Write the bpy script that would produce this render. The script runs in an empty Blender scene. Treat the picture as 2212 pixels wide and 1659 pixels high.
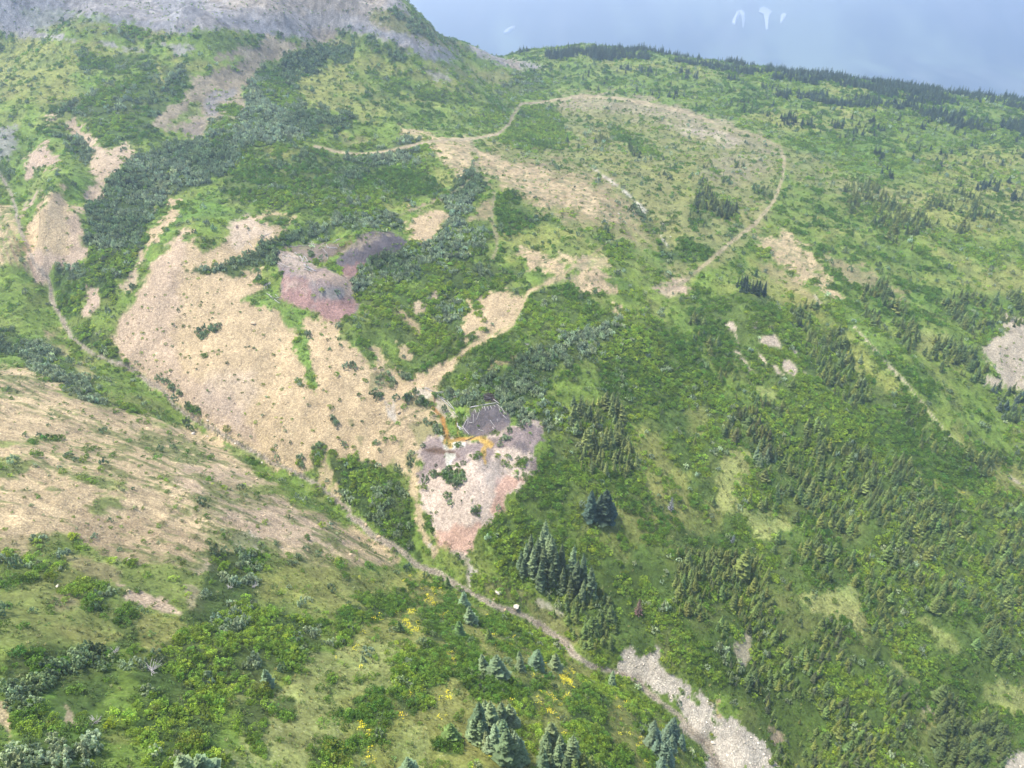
import bpy, math, random
import numpy as np
rng = np.random.default_rng(7)
random.seed(7)
S = bpy.context.scene
# ------------------------------------------------------------------ camera, sky, sun, exposure
PITCH = math.radians(33.0)
FOC, CX, CY = 1609.0, 1106.0, 829.5          # focal length and centre in a 2212 x 1659 picture
SA, CA = math.sin(PITCH), math.cos(PITCH)
cd = bpy.data.cameras.new('camera'); cam = bpy.data.objects.new('camera', cd)
S.collection.objects.link(cam); S.camera = cam
cam.location = (0, 0, 0); cam.rotation_euler = (math.pi/2 - PITCH, 0, 0)
cd.sensor_width = 36.0; cd.lens = 36.0*FOC/2212.0; cd.clip_start = 1.0; cd.clip_end = 30000.0
SUN_EL, SUN_AZ = math.radians(66), math.radians(-80)   # azimuth from +Y towards +X: sun stands left, a little ahead
W = bpy.data.worlds.new('World'); S.world = W; W.use_nodes = True
nt = W.node_tree; nt.nodes.clear()
sky = nt.nodes.new('ShaderNodeTexSky'); sky.sky_type = 'NISHITA'; sky.sun_disc = False
sky.sun_elevation = SUN_EL; sky.sun_rotation = SUN_AZ; sky.altitude = 1500; sky.air_density = 0.7; sky.dust_density = 5.0; sky.ozone_density = 0.6
bg = nt.nodes.new('ShaderNodeBackground'); bg.inputs[1].default_value = 0.15
wo = nt.nodes.new('ShaderNodeOutputWorld')
nt.links.new(sky.outputs[0], bg.inputs[0]); nt.links.new(bg.outputs[0], wo.inputs[0])
sl = bpy.data.lights.new('sun', 'SUN'); sl.energy = 2.2; sl.angle = math.radians(5); sl.color = (1.0, 0.93, 0.82)
so = bpy.data.objects.new('sun', sl); S.collection.objects.link(so)
so.rotation_euler = (math.pi/2 - SUN_EL, 0, math.pi - SUN_AZ)
so.location = (0, 0, 50)
vs = S.view_settings; vs.view_transform = 'Standard'; vs.look = 'None'; vs.gamma = 1; vs.use_curve_mapping = False
vs.exposure = 1.68
cy = S.cycles
cy.max_bounces = 5; cy.diffuse_bounces = 3; cy.glossy_bounces = 1; cy.transmission_bounces = 2; cy.volume_bounces = 1
cy.transparent_max_bounces = 8; cy.use_denoising = True; cy.use_adaptive_sampling = True; cy.adaptive_threshold = 0.012

# ------------------------------------------------------------------ numpy helpers
def h2(ix, iy, seed):
    a = (ix.astype(np.int64)*374761393 + iy.astype(np.int64)*668265263 + seed*974634777) & 0xffffffff
    a = ((a ^ (a >> 13))*1274126177) & 0xffffffff
    a = (a ^ (a >> 16)) & 0xffffffff
    return a.astype(np.float32)*(1.0/4294967295.0)
def vnoise(x, y, seed=0):
    ix = np.floor(x); iy = np.floor(y); fx = (x-ix).astype(np.float32); fy = (y-iy).astype(np.float32)
    fx = fx*fx*(3-2*fx); fy = fy*fy*(3-2*fy)
    ix = ix.astype(np.int64); iy = iy.astype(np.int64)
    a = h2(ix, iy, seed); b = h2(ix+1, iy, seed); c = h2(ix, iy+1, seed); d = h2(ix+1, iy+1, seed)
    return (a*(1-fx)+b*fx)*(1-fy) + (c*(1-fx)+d*fx)*fy
def fbm(x, y, seed=0, octs=4, gain=0.55):
    s = 0; a = 1.0; t = 0
    for k in range(octs):
        s = s + a*vnoise(x*2.03**k + 17.3*k, y*2.03**k - 9.1*k, seed+k); t += a; a *= gain
    return s/t                                # about 0..1, mean .5
def proj(x, y, z):
    d = y*CA - z*SA
    u = y*SA + z*CA
    return CX + FOC*x/d, CY - FOC*u/d, d
def ray(px, py):
    px = np.asarray(px, float); py = np.asarray(py, float)
    u = CY-py
    r = np.stack([px-CX, FOC*CA+u*SA, -FOC*SA+u*CA], -1)
    return r/np.linalg.norm(r, axis=-1, keepdims=True)
def lin(c):
    c = np.asarray(c, float)/255.0
    return np.where(c <= 0.04045, c/12.92, ((c+0.055)/1.055)**2.4)

# ------------------------------------------------------------------ the lie of the land: heights read at places of the photograph
HP = [  # x, y in the picture, height below the camera
(1150,115,-147),(1300,112,-147),(1500,128,-149),(1700,158,-152),(1900,185,-158),(2100,212,-166),(2300,240,-175),(2500,262,-182),
(1120,230,-147),(1300,230,-150),(1500,240,-153),(1700,350,-160),(1900,350,-166),(2100,350,-171),(2300,360,-176),
(1450,430,-155),(1250,330,-148),(1540,560,-165),(1450,620,-167),(1250,600,-153),(1640,520,-166),(1750,560,-172),
(1900,500,-172),(2100,500,-177),(2300,520,-184),(1820,700,-184),(2000,700,-187),(2212,700,-195),(2400,720,-202),
(1600,700,-176),(1700,830,-190),(2070,960,-208),(2300,960,-215),(1600,900,-192),(1450,850,-184),(1900,1050,-210),
(2212,1200,-228),(1900,1300,-223),(1600,1150,-206),(1420,1050,-195),(2212,1450,-240),(1900,1550,-238),(2300,1750,-256),
(1600,1400,-220),(1400,1250,-205),(2500,1200,-240),
(1640,1640,-240),(1750,1800,-252),(1480,1540,-228),(1330,1440,-216),(1230,1370,-209),(1120,1310,-202),(1000,1268,-196),(880,1208,-190),
(780,1130,-184),(660,1020,-177),(560,960,-172),(470,930,-168),(400,880,-164),(330,820,-160),(270,780,-157),(150,715,-150),(100,600,-143),
(45,500,-136),(15,400,-130),(-60,370,-127),(-300,330,-122),
(0,200,-103),(200,180,-96),(0,90,-88),(300,110,-86),(500,130,-92),(600,130,-98),(0,0,-62),(200,0,-58),(400,0,-58),(600,0,-62),(400,50,-74),(600,60,-80),(200,50,-76),(-300,100,-88),(-300,0,-60),
(840,-6,-66),(800,-40,-56),(740,-60,-48),(870,12,-78),(900,36,-86),(950,66,-99),(1000,88,-112),(1075,125,-135),(800,60,-90),(900,100,-112),(1000,150,-130),(700,100,-98),
(450,220,-107),(700,220,-115),(500,330,-120),(620,300,-118),(850,250,-126),(900,310,-130),(1000,250,-136),(1020,335,-136),(750,330,-127),
(300,300,-113),(150,300,-113),(300,420,-127),(100,460,-121),(50,330,-118),(180,560,-137),(230,500,-134),(100,380,-116),
(420,490,-127),(510,475,-128),(340,560,-135),(300,640,-143),(260,720,-152),(600,470,-131),(700,440,-132),(800,400,-132),(900,420,-136),
(850,480,-137),(900,530,-142),(700,540,-139),(760,610,-147),(640,560,-140),(700,640,-147),(560,600,-142),
(500,700,-150),(600,750,-156),(450,800,-157),(600,880,-165),(750,800,-160),(800,900,-170),(860,780,-160),(950,790,-162),
(1100,420,-141),(1100,520,-147),(1000,620,-153),(1050,700,-157),(1200,650,-158),(1250,730,-163),(1130,770,-164),(1000,830,-167),
(1020,900,-172),(1100,880,-172),(1000,960,-176),(1130,950,-176),(1050,1030,-179),(1000,1130,-187),(1010,1200,-192),(900,950,-176),(800,1060,-181),
(1300,850,-176),(1250,1000,-182),(1250,1150,-193),(1140,1220,-197),
(0,800,-138),(0,950,-131),(0,1100,-124),(0,1250,-118),(0,1450,-110),(0,1659,-104),(-250,1000,-122),(-300,1450,-100),(-300,1800,-90),
(200,900,-146),(250,1100,-137),(450,1050,-152),(600,1130,-162),(750,1220,-172),(500,1250,-147),(300,1350,-127),(300,1600,-114),(550,1450,-134),
(650,1659,-126),(850,1350,-166),(850,1500,-148),(1060,1450,-168),(1060,1659,-146),(1250,1560,-172),(1400,1659,-186),(1230,1480,-190),(900,1800,-130),(1400,1800,-178),
]
HP = np.array(HP, float)
R_ = ray(HP[:, 0], HP[:, 1]); T_ = HP[:, 2]/R_[:, 2]
WP = R_*T_[:, None]
WP = np.vstack([WP, [(-200,1180,-270),(300,1250,-330),(900,1300,-380),(1500,1200,-380),(-700,1150,-60),(-1000,1000,30),(-500,900,0),(-300,850,-30),(-200,760,-60),
                     (-1300,700,10),(-60,1000,-240),(0,30,-60),(-150,20,-50),(150,20,-110),(900,400,-250),(700,200,-300),(1300,800,-240)]])
# thin plate spline, slightly smoothed
SC = 200.0
cp = WP[:, :2]/SC; n = len(cp)
def U(r2): return 0.5*r2*np.log(r2+1e-9)
d2 = ((cp[:, None]-cp[None])**2).sum(-1)
K = U(d2) + np.eye(n)*0.004
Pm = np.hstack([np.ones((n, 1)), cp])
A = np.zeros((n+3, n+3)); A[:n, :n] = K; A[:n, n:] = Pm; A[n:, :n] = Pm.T
sol = np.linalg.solve(A, np.concatenate([WP[:, 2], [0, 0, 0]]))
def base_h(x, y):
    sh = x.shape; x = x.ravel()/SC; y = y.ravel()/SC
    out = np.empty(len(x))
    for i in range(0, len(x), 60000):
        X = x[i:i+60000].astype(np.float32); Y = y[i:i+60000].astype(np.float32)
        r2 = (X[:, None]-cp[None, :, 0].astype(np.float32))**2 + (Y[:, None]-cp[None, :, 1].astype(np.float32))**2
        out[i:i+60000] = U(r2) @ sol[:n].astype(np.float32) + sol[n] + sol[n+1]*X + sol[n+2]*Y
    return out.reshape(sh)
K_ = .3418
CROP = {0: (0, 0, 1), 1: (0, 0, K_), 2: (729, 0, K_), 3: (1456, 0, K_), 4: (0, 540, K_), 5: (729, 540, K_), 6: (1456, 540, K_),
        7: (0, 1092, K_), 8: (729, 1092, K_), 9: (1456, 1092, K_), 'A': (513, 443, .1709), 'B': (837, 783, .1709), 'D': (864, 918, .1953)}
def tp(crop, pts, ext=False):
    ox, oy, k = CROP[crop]
    a = np.array(pts, float)*k + (ox, oy)
    if ext:
        a[:, 0] = np.where(a[:, 0] <= 3, -500, np.where(a[:, 0] >= 2208, 2700, a[:, 0]))
        a[:, 1] = np.where(a[:, 1] >= 1655, 1950, np.where(a[:, 1] <= 1, -60, a[:, 1]))
    return a
FEAT = []                                      # (world points, width, amplitude)
def height(x, y, fine=True):
    z = base_h(x, y)
    for W_, w, amp in FEAT:
        bx = (x > W_[:, 0].min()-3*w) & (x < W_[:, 0].max()+3*w) & (y > W_[:, 1].min()-3*w) & (y < W_[:, 1].max()+3*w)
        if not bx.any(): continue
        X = x[bx]; Y = y[bx]; dm = np.full(X.shape, 1e9)
        if len(W_) == 1: dm = (X-W_[0, 0])**2+(Y-W_[0, 1])**2
        for a, b in zip(W_[:-1], W_[1:]):
            vx, vy = b-a; L = vx*vx+vy*vy+1e-9
            t = np.clip(((X-a[0])*vx+(Y-a[1])*vy)/L, 0, 1)
            dm = np.minimum(dm, (X-a[0]-t*vx)**2+(Y-a[1]-t*vy)**2)
        z[bx] += amp*np.exp(-(dm/(w*w))**(1.5 if amp > 0 else 1.0))
    if fine:
        z += (fbm(x/38, y/38, 3, 4)-.5)*7.0 + (fbm(x/9, y/9, 11, 3)-.5)*1.5 + (fbm(x/2.2, y/2.2, 21, 2)-.5)*.5
    return z
def hit(P, fine=True):                          # where the sight line through a picture place meets the ground
    P = np.atleast_2d(np.asarray(P, float)); D = ray(P[:, 0], P[:, 1])
    t = np.concatenate([np.arange(60, 420, 3), np.arange(420, 1500, 7)])
    Q = D[:, None, :]*t[None, :, None]
    g = Q[..., 2] - height(Q[..., 0], Q[..., 1], fine)
    neg = g < 0; idx = np.where(neg.any(1), neg.argmax(1), len(t)-1); idx = np.maximum(idx, 1)
    r = np.arange(len(P)); g0 = g[r, idx-1]; g1 = g[r, idx]
    f = np.clip(g0/(g0-g1+1e-9), 0, 1); tt = t[idx-1]+(t[idx]-t[idx-1])*f
    Q = D*tt[:, None]; Q[:, 2] = height(Q[:, 0], Q[:, 1], fine)
    return Q
CREEK = [tp(0, [(-60,340),(0,375),(25,420),(45,500),(75,570)]), tp(4, [(220,90),(310,180),(330,330),(400,450),(450,550),(520,610),(600,660),(720,710),(830,750),(930,830),(1030,880),(1100,980),(1250,1080),(1380,1160),(1500,1220),(1650,1300),(1850,1400),(2000,1480),(2150,1600),(2212,1650)]),
         tp(8, [(75,70),(150,110),(220,190),(340,250),(430,310),(500,380),(640,430),(760,510),(880,570),(1000,640),(1150,680),(1300,770),(1430,860),(1500,950),(1600,1010),(1750,1050),(1900,1110),(1960,1180),(2050,1250),(2150,1320),(2212,1390)]),
         tp(9, [(60,1400),(200,1500),(280,1659),(330,1800)])]
creek_px = np.vstack(CREEK)
feats = [(creek_px, 8.0, -5.5),
 (tp(1, [(600,1230),(620,1100),(560,1000),(480,850),(440,760)]), 7, -4.5),
 (tp(4, [(380,600),(300,300),(280,100)]), 6, -2.0),
 (tp(0, [(700,500),(560,540),(480,520)]), 9, -2.5),
 (tp(0, [(850,820),(800,700),(770,650)]), 6, -2.5),
 (tp(0, [(1000,620),(930,720),(860,810)]), 6, -2),
 (tp(5, [(500,790),(700,700),(950,560),(1180,290)]), 4, -1.0),
 (tp('A', [(900,960),(1150,1060)]), 10, 5.0), (tp('A', [(1700,540)]), 12, 5.0),
 (tp('B', [(1250,640),(1350,680)]), 9, 3.5), (tp('B', [(1750,1050)]), 9, 3.0),
 (tp(5, [(800,1450),(870,1600)]), 12, 2.5),
 (tp(6, [(900,330),(1400,760),(1560,940),(1820,1240)]), 12, 6),
 (tp(6, [(500,400),(700,800),(1000,1100)]), 14, 7), (tp(0, [(1560,1150),(1650,1400),(1750,1600)]), 13, -8),
 (tp(0, [(1750,1000),(1950,1250),(2100,1500)]), 12, -7), (tp(0, [(1900,1150),(2100,1400)]), 12, 7), (tp(0, [(40,290),(70,420),(60,500)]), 6, -4), (tp(0, [(130,400),(90,480),(70,560)]), 5, 4), (tp(0, [(20,450),(40,560)]), 5, 3), (tp(1, [(240,1210),(200,1450),(190,1600)]), 5, -3), (tp(1, [(330,1300),(330,1500),(300,1659)]), 5, 2.5),
 (tp(1, [(1130,830),(1280,700),(1450,520),(1700,400)]), 14, -4),
 (tp(2, [(1550,1040),(1800,1190),(1950,1350),(2080,1540)]), 6, -1.5),
 (tp(4, [(850,60),(760,500),(700,400)]), 8, -2),
]
FEAT_ = [(hit(p, False)[:, :2], w, a) for p, w, a in feats]
FEAT = FEAT_

# ------------------------------------------------------------------ terrain grid
H0 = 165.0
ys = [30.0]
while ys[-1] < 1150:
    y = ys[-1]; st = 3.0*(y*y+H0*H0)/(FOC*H0)
    ys.append(y + (min(max(st, .4), 1.25) if y < 760 else 2.4))
ys = np.array(ys); cs = np.linspace(-.86, 1.16, 1060)
NY, NX = len(ys), len(cs)
YY = np.repeat(ys[:, None], NX, 1); XX = (ys*CA+H0*SA)[:, None]*cs[None]
ZZ = height(XX, YY)
x = XX.ravel(); y = YY.ravel(); z = ZZ.ravel()
PX, PY, PD = proj(x, y, z)
# ground paint: what the ground is made of, place by place
CLS = {'grass_y': (147,151,80,0,.7), 'grass_g': (120,144,60,0,.4), 'grass_o': (146,146,92,.15,.4), 'grass_w': (154,162,94,0,1), 'lush': (110,144,56,0,.2),
 'under': (80,106,46,0,.1), 'tan': (220,196,153,.8,0), 'peach': (213,189,160,.8,0), 'tanb': (184,162,126,.7,0), 'pale': (214,198,172,.9,0),
 'scree': (174,170,163,1,0), 'screeb': (154,156,158,1,0), 'screebr': (178,164,138,.9,0), 'purple': (160,144,138,.7,0), 'slate': (116,109,110,.6,0), 'grey': (158,154,150,.4,0),
 'red': (180,142,130,.7,0), 'ppink': (228,208,186,.6,0), 'salmon': (222,178,152,.6,0), 'orange': (202,146,80,.1,0), 'ochre': (208,172,94,.1,0), 'white': (236,230,214,.2,0),
 'wrock': (224,214,194,.8,0), 'track': (196,178,144,.4,0), 'trackg': (165,152,124,.5,0), 'creek': (194,182,160,1,0), 'dark': (70,60,60,.5,0), 'brown': (120,95,75,.6,0), 'olive': (92,102,62,0,.3)}
KALB = 0.62
V = len(x)
COL = np.empty((V, 3), np.float32); COL[:] = lin(CLS['grass_g'][:3])
CH = {k: np.zeros(V, np.float32) for k in ('stone', 'mott', 'sg', 'sw', 'fl', 'str')}
CH['mott'][:] = .4; CH['sg'][:] = .28; CH['sw'][:] = .06
SURF = np.zeros(V, np.int8)
NZ1 = fbm(x/16, y/16, 51, 3)-.5; NZ2 = (fbm(x/5, y/5, 61, 5, .7)-.5)*1.7
PYs = np.clip(PY, -50, 1900)
def sdist(pts, closed, m):
    X = PX[m]; Y = PY[m]; dm = np.full(X.shape, 1e12); inside = np.zeros(X.shape, bool)
    n = len(pts)
    for i in range(n if closed else n-1):
        a = pts[i]; b = pts[(i+1) % n]; vx, vy = b-a; L = vx*vx+vy*vy+1e-9
        t = np.clip(((X-a[0])*vx+(Y-a[1])*vy)/L, 0, 1)
        dm = np.minimum(dm, (X-a[0]-t*vx)**2+(Y-a[1]-t*vy)**2)
        if closed and a[1] != b[1]:
            c = (a[1] > Y) != (b[1] > Y)
            inside ^= c & (X < (b[0]-a[0])*(Y-a[1])/(b[1]-a[1])+a[0])
    d = np.sqrt(dm)
    return np.where(inside, d, -d) if closed else -d
def apply(alpha, m, cls, veg, surf):
    if cls:
        c = CLS[cls]; COL[m] += (lin(c[:3])-COL[m])*alpha[:, None]
        CH['stone'][m] += (c[3]-CH['stone'][m])*alpha; CH['mott'][m] += (c[4]-CH['mott'][m])*alpha
        if c[3] >= .4 or cls in ('orange', 'ochre', 'white'):
            v0 = dict(sg=.02 if c[3] >= .5 else 0, sw=.01, fl=0)
            for k in v0: CH[k][m] += (v0[k]-CH[k][m])*alpha
    for k, v in (veg or {}).items(): CH[k][m] += (v-CH[k][m])*alpha
    if surf:
        mm = np.zeros(V, bool); mm[m] = alpha > .5; SURF[mm] = surf
def poly(cls, crop, pts, a=1.0, f=5, nz=14, veg=None, surf=0, n2=14):
    p = tp(crop, pts, True)
    mg = f+nz+n2+3
    m = np.where((PX > p[:, 0].min()-mg) & (PX < p[:, 0].max()+mg) & (PY > p[:, 1].min()-mg) & (PY < p[:, 1].max()+mg) & (PD > 0))[0]
    if not len(m): return
    sd = sdist(p, True, m) + NZ1[m]*nz*2 + NZ2[m]*n2*2
    apply((np.clip(sd/(2*f)+.5, 0, 1)*a).astype(np.float32), m, cls, veg, surf)
def line(cls, crop, pts, w, a=1.0, f=1.5, nz=2, veg=None, surf=0, n2=2):
    p = tp(crop, pts); mg = w+f+nz+n2
    m = np.where((PX > p[:, 0].min()-mg) & (PX < p[:, 0].max()+mg) & (PY > p[:, 1].min()-mg) & (PY < p[:, 1].max()+mg) & (PD > 0))[0]
    if not len(m): return
    sd = sdist(p, False, m) + w/2 + NZ1[m]*nz*2 + NZ2[m]*n2*2
    apply((np.clip(sd/(2*f)+.5, 0, 1)*a).astype(np.float32), m, cls, veg, surf)
v = lambda sg=0, sw=0, **k: dict(sg=sg, sw=sw, **k)
# --- right hand plateau and far side
poly('grass_g', 0, [(1120,110),(2212,200),(2212,900),(1800,700),(1650,640),(1560,590),(1690,350),(1560,270),(1250,205),(1100,230)], f=10, veg=v(.42, .05))
for q in ([(1250,125),(1500,135),(1530,160),(1300,150)], [(1780,180),(2000,200),(1980,215),(1800,200)], [(1750,230),(1900,235),(1880,250)],
          [(1880,390),(2050,380),(2212,430),(2212,520),(2000,500),(1900,450)], [(1960,330),(2212,330),(2212,380),(2050,370)], [(1990,600),(2080,620),(2060,650)],
          [(1600,250),(1700,240),(1850,270),(1700,290)], [(1700,470),(1850,500),(1800,520)], [(2050,560),(2212,600),(2212,680),(2100,640)], [(2000,540),(2100,560),(2080,590)]):
    poly('grass_y', 0, q, .8, 12, 20, veg=v(.15, 0))
for q in ([(1700,300),(1900,300),(2000,400),(1850,400)], [(1950,620),(2212,700),(2212,720),(2000,690)], [(1780,590),(1900,610),(2000,700),(1900,680)]):
    poly('lush', 0, q, .7, 12, 20, veg=v(.6, 0))
poly('grass_o', 0, [(1700,330),(1760,340),(1860,390),(2000,430),(1980,450),(1800,420),(1720,400),(1690,360)], .8, 10, 20, veg=v(.1, .05))
# --- plateau with tundra
poly('grass_o', 0, [(1110,228),(1250,203),(1400,212),(1560,262),(1690,315),(1695,370),(1640,500),(1540,585),(1450,610),(1380,560),(1200,480),(1060,400),(1040,330),(1050,290),(1110,260)], .85, 8, 20, veg=v(.10, .03))
poly('screebr', 0, [(1150,225),(1250,204),(1400,213),(1560,262),(1680,312),(1690,335),(1600,320),(1480,275),(1300,245),(1180,240)], .55, 8, 20)
poly('pale', 0, [(1470,275),(1560,283),(1600,310),(1590,320),(1520,300),(1480,290)], .6, 5, 12)
poly('screebr', 0, [(1560,330),(1650,340),(1670,380),(1600,400),(1500,380)], .45, 10, 25)
poly('grass_g', 2, [(1150,660),(1350,660),(1450,760),(1480,880),(1400,950),(1200,960),(1000,890),(930,860),(1060,780)], veg=v(.9, .12))
poly('lush', 2, [(1150,700),(1300,720),(1400,880),(1250,900),(1130,800)], .5, veg=v(.95, .05))
poly('grass_g', 2, [(1720,820),(1950,870),(2010,960),(1850,950)], veg=v(.8, 0))
poly('grass_y', 2, [(1560,960),(1900,1030),(2000,1060),(1750,1060),(1600,1010)], .8, veg=v(.1, 0))
poly('grass_y', 3, [(0,980),(150,1080),(100,1250),(0,1300)], .6, 8, 20, veg=v(.2, 0))
for q in ([(160,1030),(250,1060),(240,1090),(170,1060)], [(140,1130),(210,1150),(240,1200),(160,1190)], [(270,1120),(370,1150),(340,1180)], [(490,1160),(600,1200),(610,1260),(500,1210)], [(110,1260),(200,1240),(390,1280),(410,1370),(260,1390),(210,1450),(100,1400)], [(320,1430),(420,1430),(400,1490),(340,1480)]):
    poly('under', 3, q, .5, 6, 8, veg=v(.6, .1))
poly('grass_g', 3, [(0,1560),(60,1500),(200,1560),(260,1659),(0,1659)], veg=v(.9, .05))
poly('grass_y', 3, [(0,1400),(60,1500),(30,1540),(0,1520)], .7)
poly('tan', 2, [(570,890),(700,880),(830,890),(890,990),(850,1070),(780,1180),(720,1090),(640,1000)], .9, 6, 14)
poly('tanb', 2, [(890,940),(1100,990),(1400,1050),(1600,1120),(1750,1200),(1900,1340),(1970,1480),(1900,1510),(1700,1430),(1500,1400),(1300,1300),(1180,1230),(1080,1200),(960,1120),(880,1060)], .72, 10, 26, n2=30)
poly('tan', 2, [(900,960),(1050,1010),(1250,1060),(1400,1150),(1600,1210),(1700,1330),(1500,1330),(1300,1260),(1150,1200),(980,1120),(890,1060)], .72, 8, 22, n2=34)
poly('tan', 2, [(1550,1330),(1700,1350),(1780,1400),(1700,1400)], .7, 5, 10)
poly('grass_y', 2, [(600,1060),(700,1060),(800,1190),(690,1210),(620,1160)], .8, veg=v(.05, 0))
poly('tan', 2, [(390,810),(500,830),(690,870),(620,895),(500,870),(400,840)], .8, 5, 10)
poly('grass_o', 2, [(0,850),(160,860),(280,920),(200,950),(60,940)], .8, veg=v(.08, 0))
# upper meadows in the middle
poly('grass_y', 2, [(60,560),(430,540),(450,600),(860,680),(850,720),(500,660),(300,600),(80,620)], .8, 8, 16, veg=v(.12, 0))
poly('grass_y', 1, [(1850,480),(2212,370),(2212,720),(2050,720),(1900,650),(1850,560)], .85, 8, 16, veg=v(.12, .02))
poly('grass_y', 2, [(0,370),(250,360),(480,430),(640,470),(820,470),(900,520),(700,560),(430,500),(300,460),(100,450),(0,470)], .8, 8, 16, veg=v(.12, .02))
poly('grass_o', 2, [(430,380),(620,400),(820,440),(1100,450),(1300,560),(1000,560),(800,480),(600,440)], .7, 8, 16, veg=v(.2, .1))
poly('grass_g', 2, [(560,570),(700,580),(1000,660),(1100,680),(1080,780),(960,800),(850,760),(900,690),(600,640)], veg=v(.85, .1))
poly('grass_g', 2, [(200,470),(500,540),(700,600),(850,640),(820,650),(600,640),(400,600),(150,640),(100,610),(350,570)], veg=v(.75, .2))
poly('grass_y', 2, [(0,640),(300,640),(420,740),(200,760),(0,700)], .6, 8, 16, veg=v(.25, .05))
poly('grass_g', 2, [(1090,430),(1250,450),(1330,560),(1200,600),(950,620),(1100,520)], veg=v(.6, .35))
# --- left upper meadows
poly('grass_y', 1, [(0,170),(120,200),(240,240),(500,260),(900,330),(1200,360),(1480,400),(1450,440),(1250,470),(1150,430),(950,350),(700,450),(450,470),(600,620),(350,680),(250,640),(0,640)], .8, 8, 20, veg=v(.13, .02))
poly('grass_o', 1, [(150,60),(400,80),(700,150),(1000,160),(1140,210),(1050,260),(700,230),(300,190),(200,130)], .9, 8, 16, veg=v(.3, .02))
poly('lush', 1, [(0,190),(60,190),(90,260),(0,280)], .8, veg=v(.8, 0))
for q in ([(170,130),(270,130),(270,160),(180,160)], [(0,310),(130,300),(120,340),(0,345)], [(200,560),(250,590),(200,610)], [(540,160),(900,220),(900,260),(560,200)], [(900,320),(1050,310),(1100,350),(910,350)], [(480,80),(560,90),(520,110)], [(310,100),(500,140),(480,190),(330,160)]):
    poly('under', 1, q, .5, 5, 8, veg=v(.75, .1))
poly('grass_g', 1, [(0,640),(420,680),(440,880),(400,1000),(590,1100),(600,1200),(430,1300),(420,1200),(380,1190),(250,1190),(130,1200),(100,1220),(40,1130),(0,1130)], veg=v(.1, .02))
poly('lush', 1, [(420,1180),(590,1120),(590,1200),(540,1270),(430,1300)], .7, veg=v(.1, 0))
poly('grass_y', 1, [(0,640),(170,700),(120,800),(0,850)], .6, veg=v(.1, .02))
poly(None, 1, [(310,650),(430,700),(400,760),(330,700)], veg=v(.5, .3))
poly(None, 1, [(240,800),(400,770),(400,850),(280,860)], veg=v(.5, .3))
poly('under', 1, [(330,650),(480,600),(700,540),(860,460),(950,350),(1120,430),(1200,500),(1180,560),(1130,650),(960,760),(980,830),(1030,860),(1000,900),(900,900),(660,870),(540,760),(400,720)], .6, 6, 14, veg=v(.75, .4))
poly('grass_g', 1, [(500,350),(950,350),(900,430),(700,480),(500,440)], veg=v(.7, .3))
poly(None, 1, [(380,680),(1080,640),(1060,740),(500,760)], .8, veg=v(.4, .65))
poly('lush', 1, [(530,760),(900,720),(960,760),(1000,860),(900,910),(640,930)], .5, veg=v(.95, .1))
poly('grass_y', 1, [(950,370),(1000,400),(1040,480),(1040,560),(1000,560),(1000,480)], .9, 3, 5, veg=v(0, 0))
poly(None, 1, [(1030,430),(1150,430),(1180,560),(1060,570)], veg=v(.4, .8))
# --- scree at the top
G = 2
poly('scree', 0, [(0,0),(845,0),(880,28),(975,110),(960,120),(890,115),(820,100),(740,78),(700,96),(600,76),(490,70),(440,66),(390,72),(290,52),(190,35),(90,17),(40,25),(80,66),(160,85),(75,80),(0,58)], 1, 4, 9, surf=G)
poly('screebr', 0, [(330,0),(845,0),(830,40),(740,35),(640,30),(500,15)], .5, 8, 20)
poly('screebr', 0, [(580,60),(700,60),(960,115),(700,96)], .7, 5, 10)
poly('screeb', 0, [(0,0),(110,0),(170,45),(250,55),(400,70),(380,50),(200,25),(80,66),(0,55)], .7, 8, 12)
poly('screeb', 1, [(870,0),(1300,40),(1300,140),(1100,130),(1000,60)], .6, 8, 14)
poly('screeb', 1, [(1350,90),(1700,130),(1950,200),(2000,240),(1700,220),(1380,160)], .7, 6, 10)
poly('grass_o', 2, [(200,100),(340,60),(400,90),(540,150),(640,160),(700,210),(830,320),(700,320),(560,270),(430,230),(260,180)], .95, 4, 8, veg=v(.3, .4))
poly('screeb', 2, [(0,120),(270,190),(430,230),(560,285),(720,330),(760,370),(640,380),(500,350),(440,310),(330,250),(200,210),(0,180)], .85, 4, 10, surf=G)
poly('grass_g', 2, [(0,200),(230,220),(330,260),(430,320),(430,390),(300,360),(100,290),(0,260)], veg=v(.35, .4))
poly('grass_g', 2, [(300,330),(430,330),(420,385),(330,370)], veg=v(.2, .9))
poly('scree', 2, [(790,245),(900,300),(1000,345),(1080,375),(1200,400),(1300,420),(1290,445),(1150,435),(1080,420),(980,380),(850,320)], 1, 3, 6, surf=G)
poly('screebr', 2, [(1080,380),(1150,390),(1150,440),(1100,430)], .7, 3, 5)
poly('screebr', 2, [(230,150),(330,190),(300,200)], .6, 3, 5)
for q in ([(980,270),(1220,300),(1210,345),(1100,350),(1070,300)], [(640,260),(900,320),(800,315),(660,280)], [(130,190),(240,200),(240,235)]):
    poly('scree', 1, q, .85, 4, 8, surf=G)
poly('scree', 2, [(560,460),(700,480),(700,505),(600,490)], .6, 3, 6)
poly('grass_g', 1, [(1280,190),(1420,210),(1660,250),(1700,320),(1560,360),(1340,350),(1300,300)], .9, veg=v(.35, .35))
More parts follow.
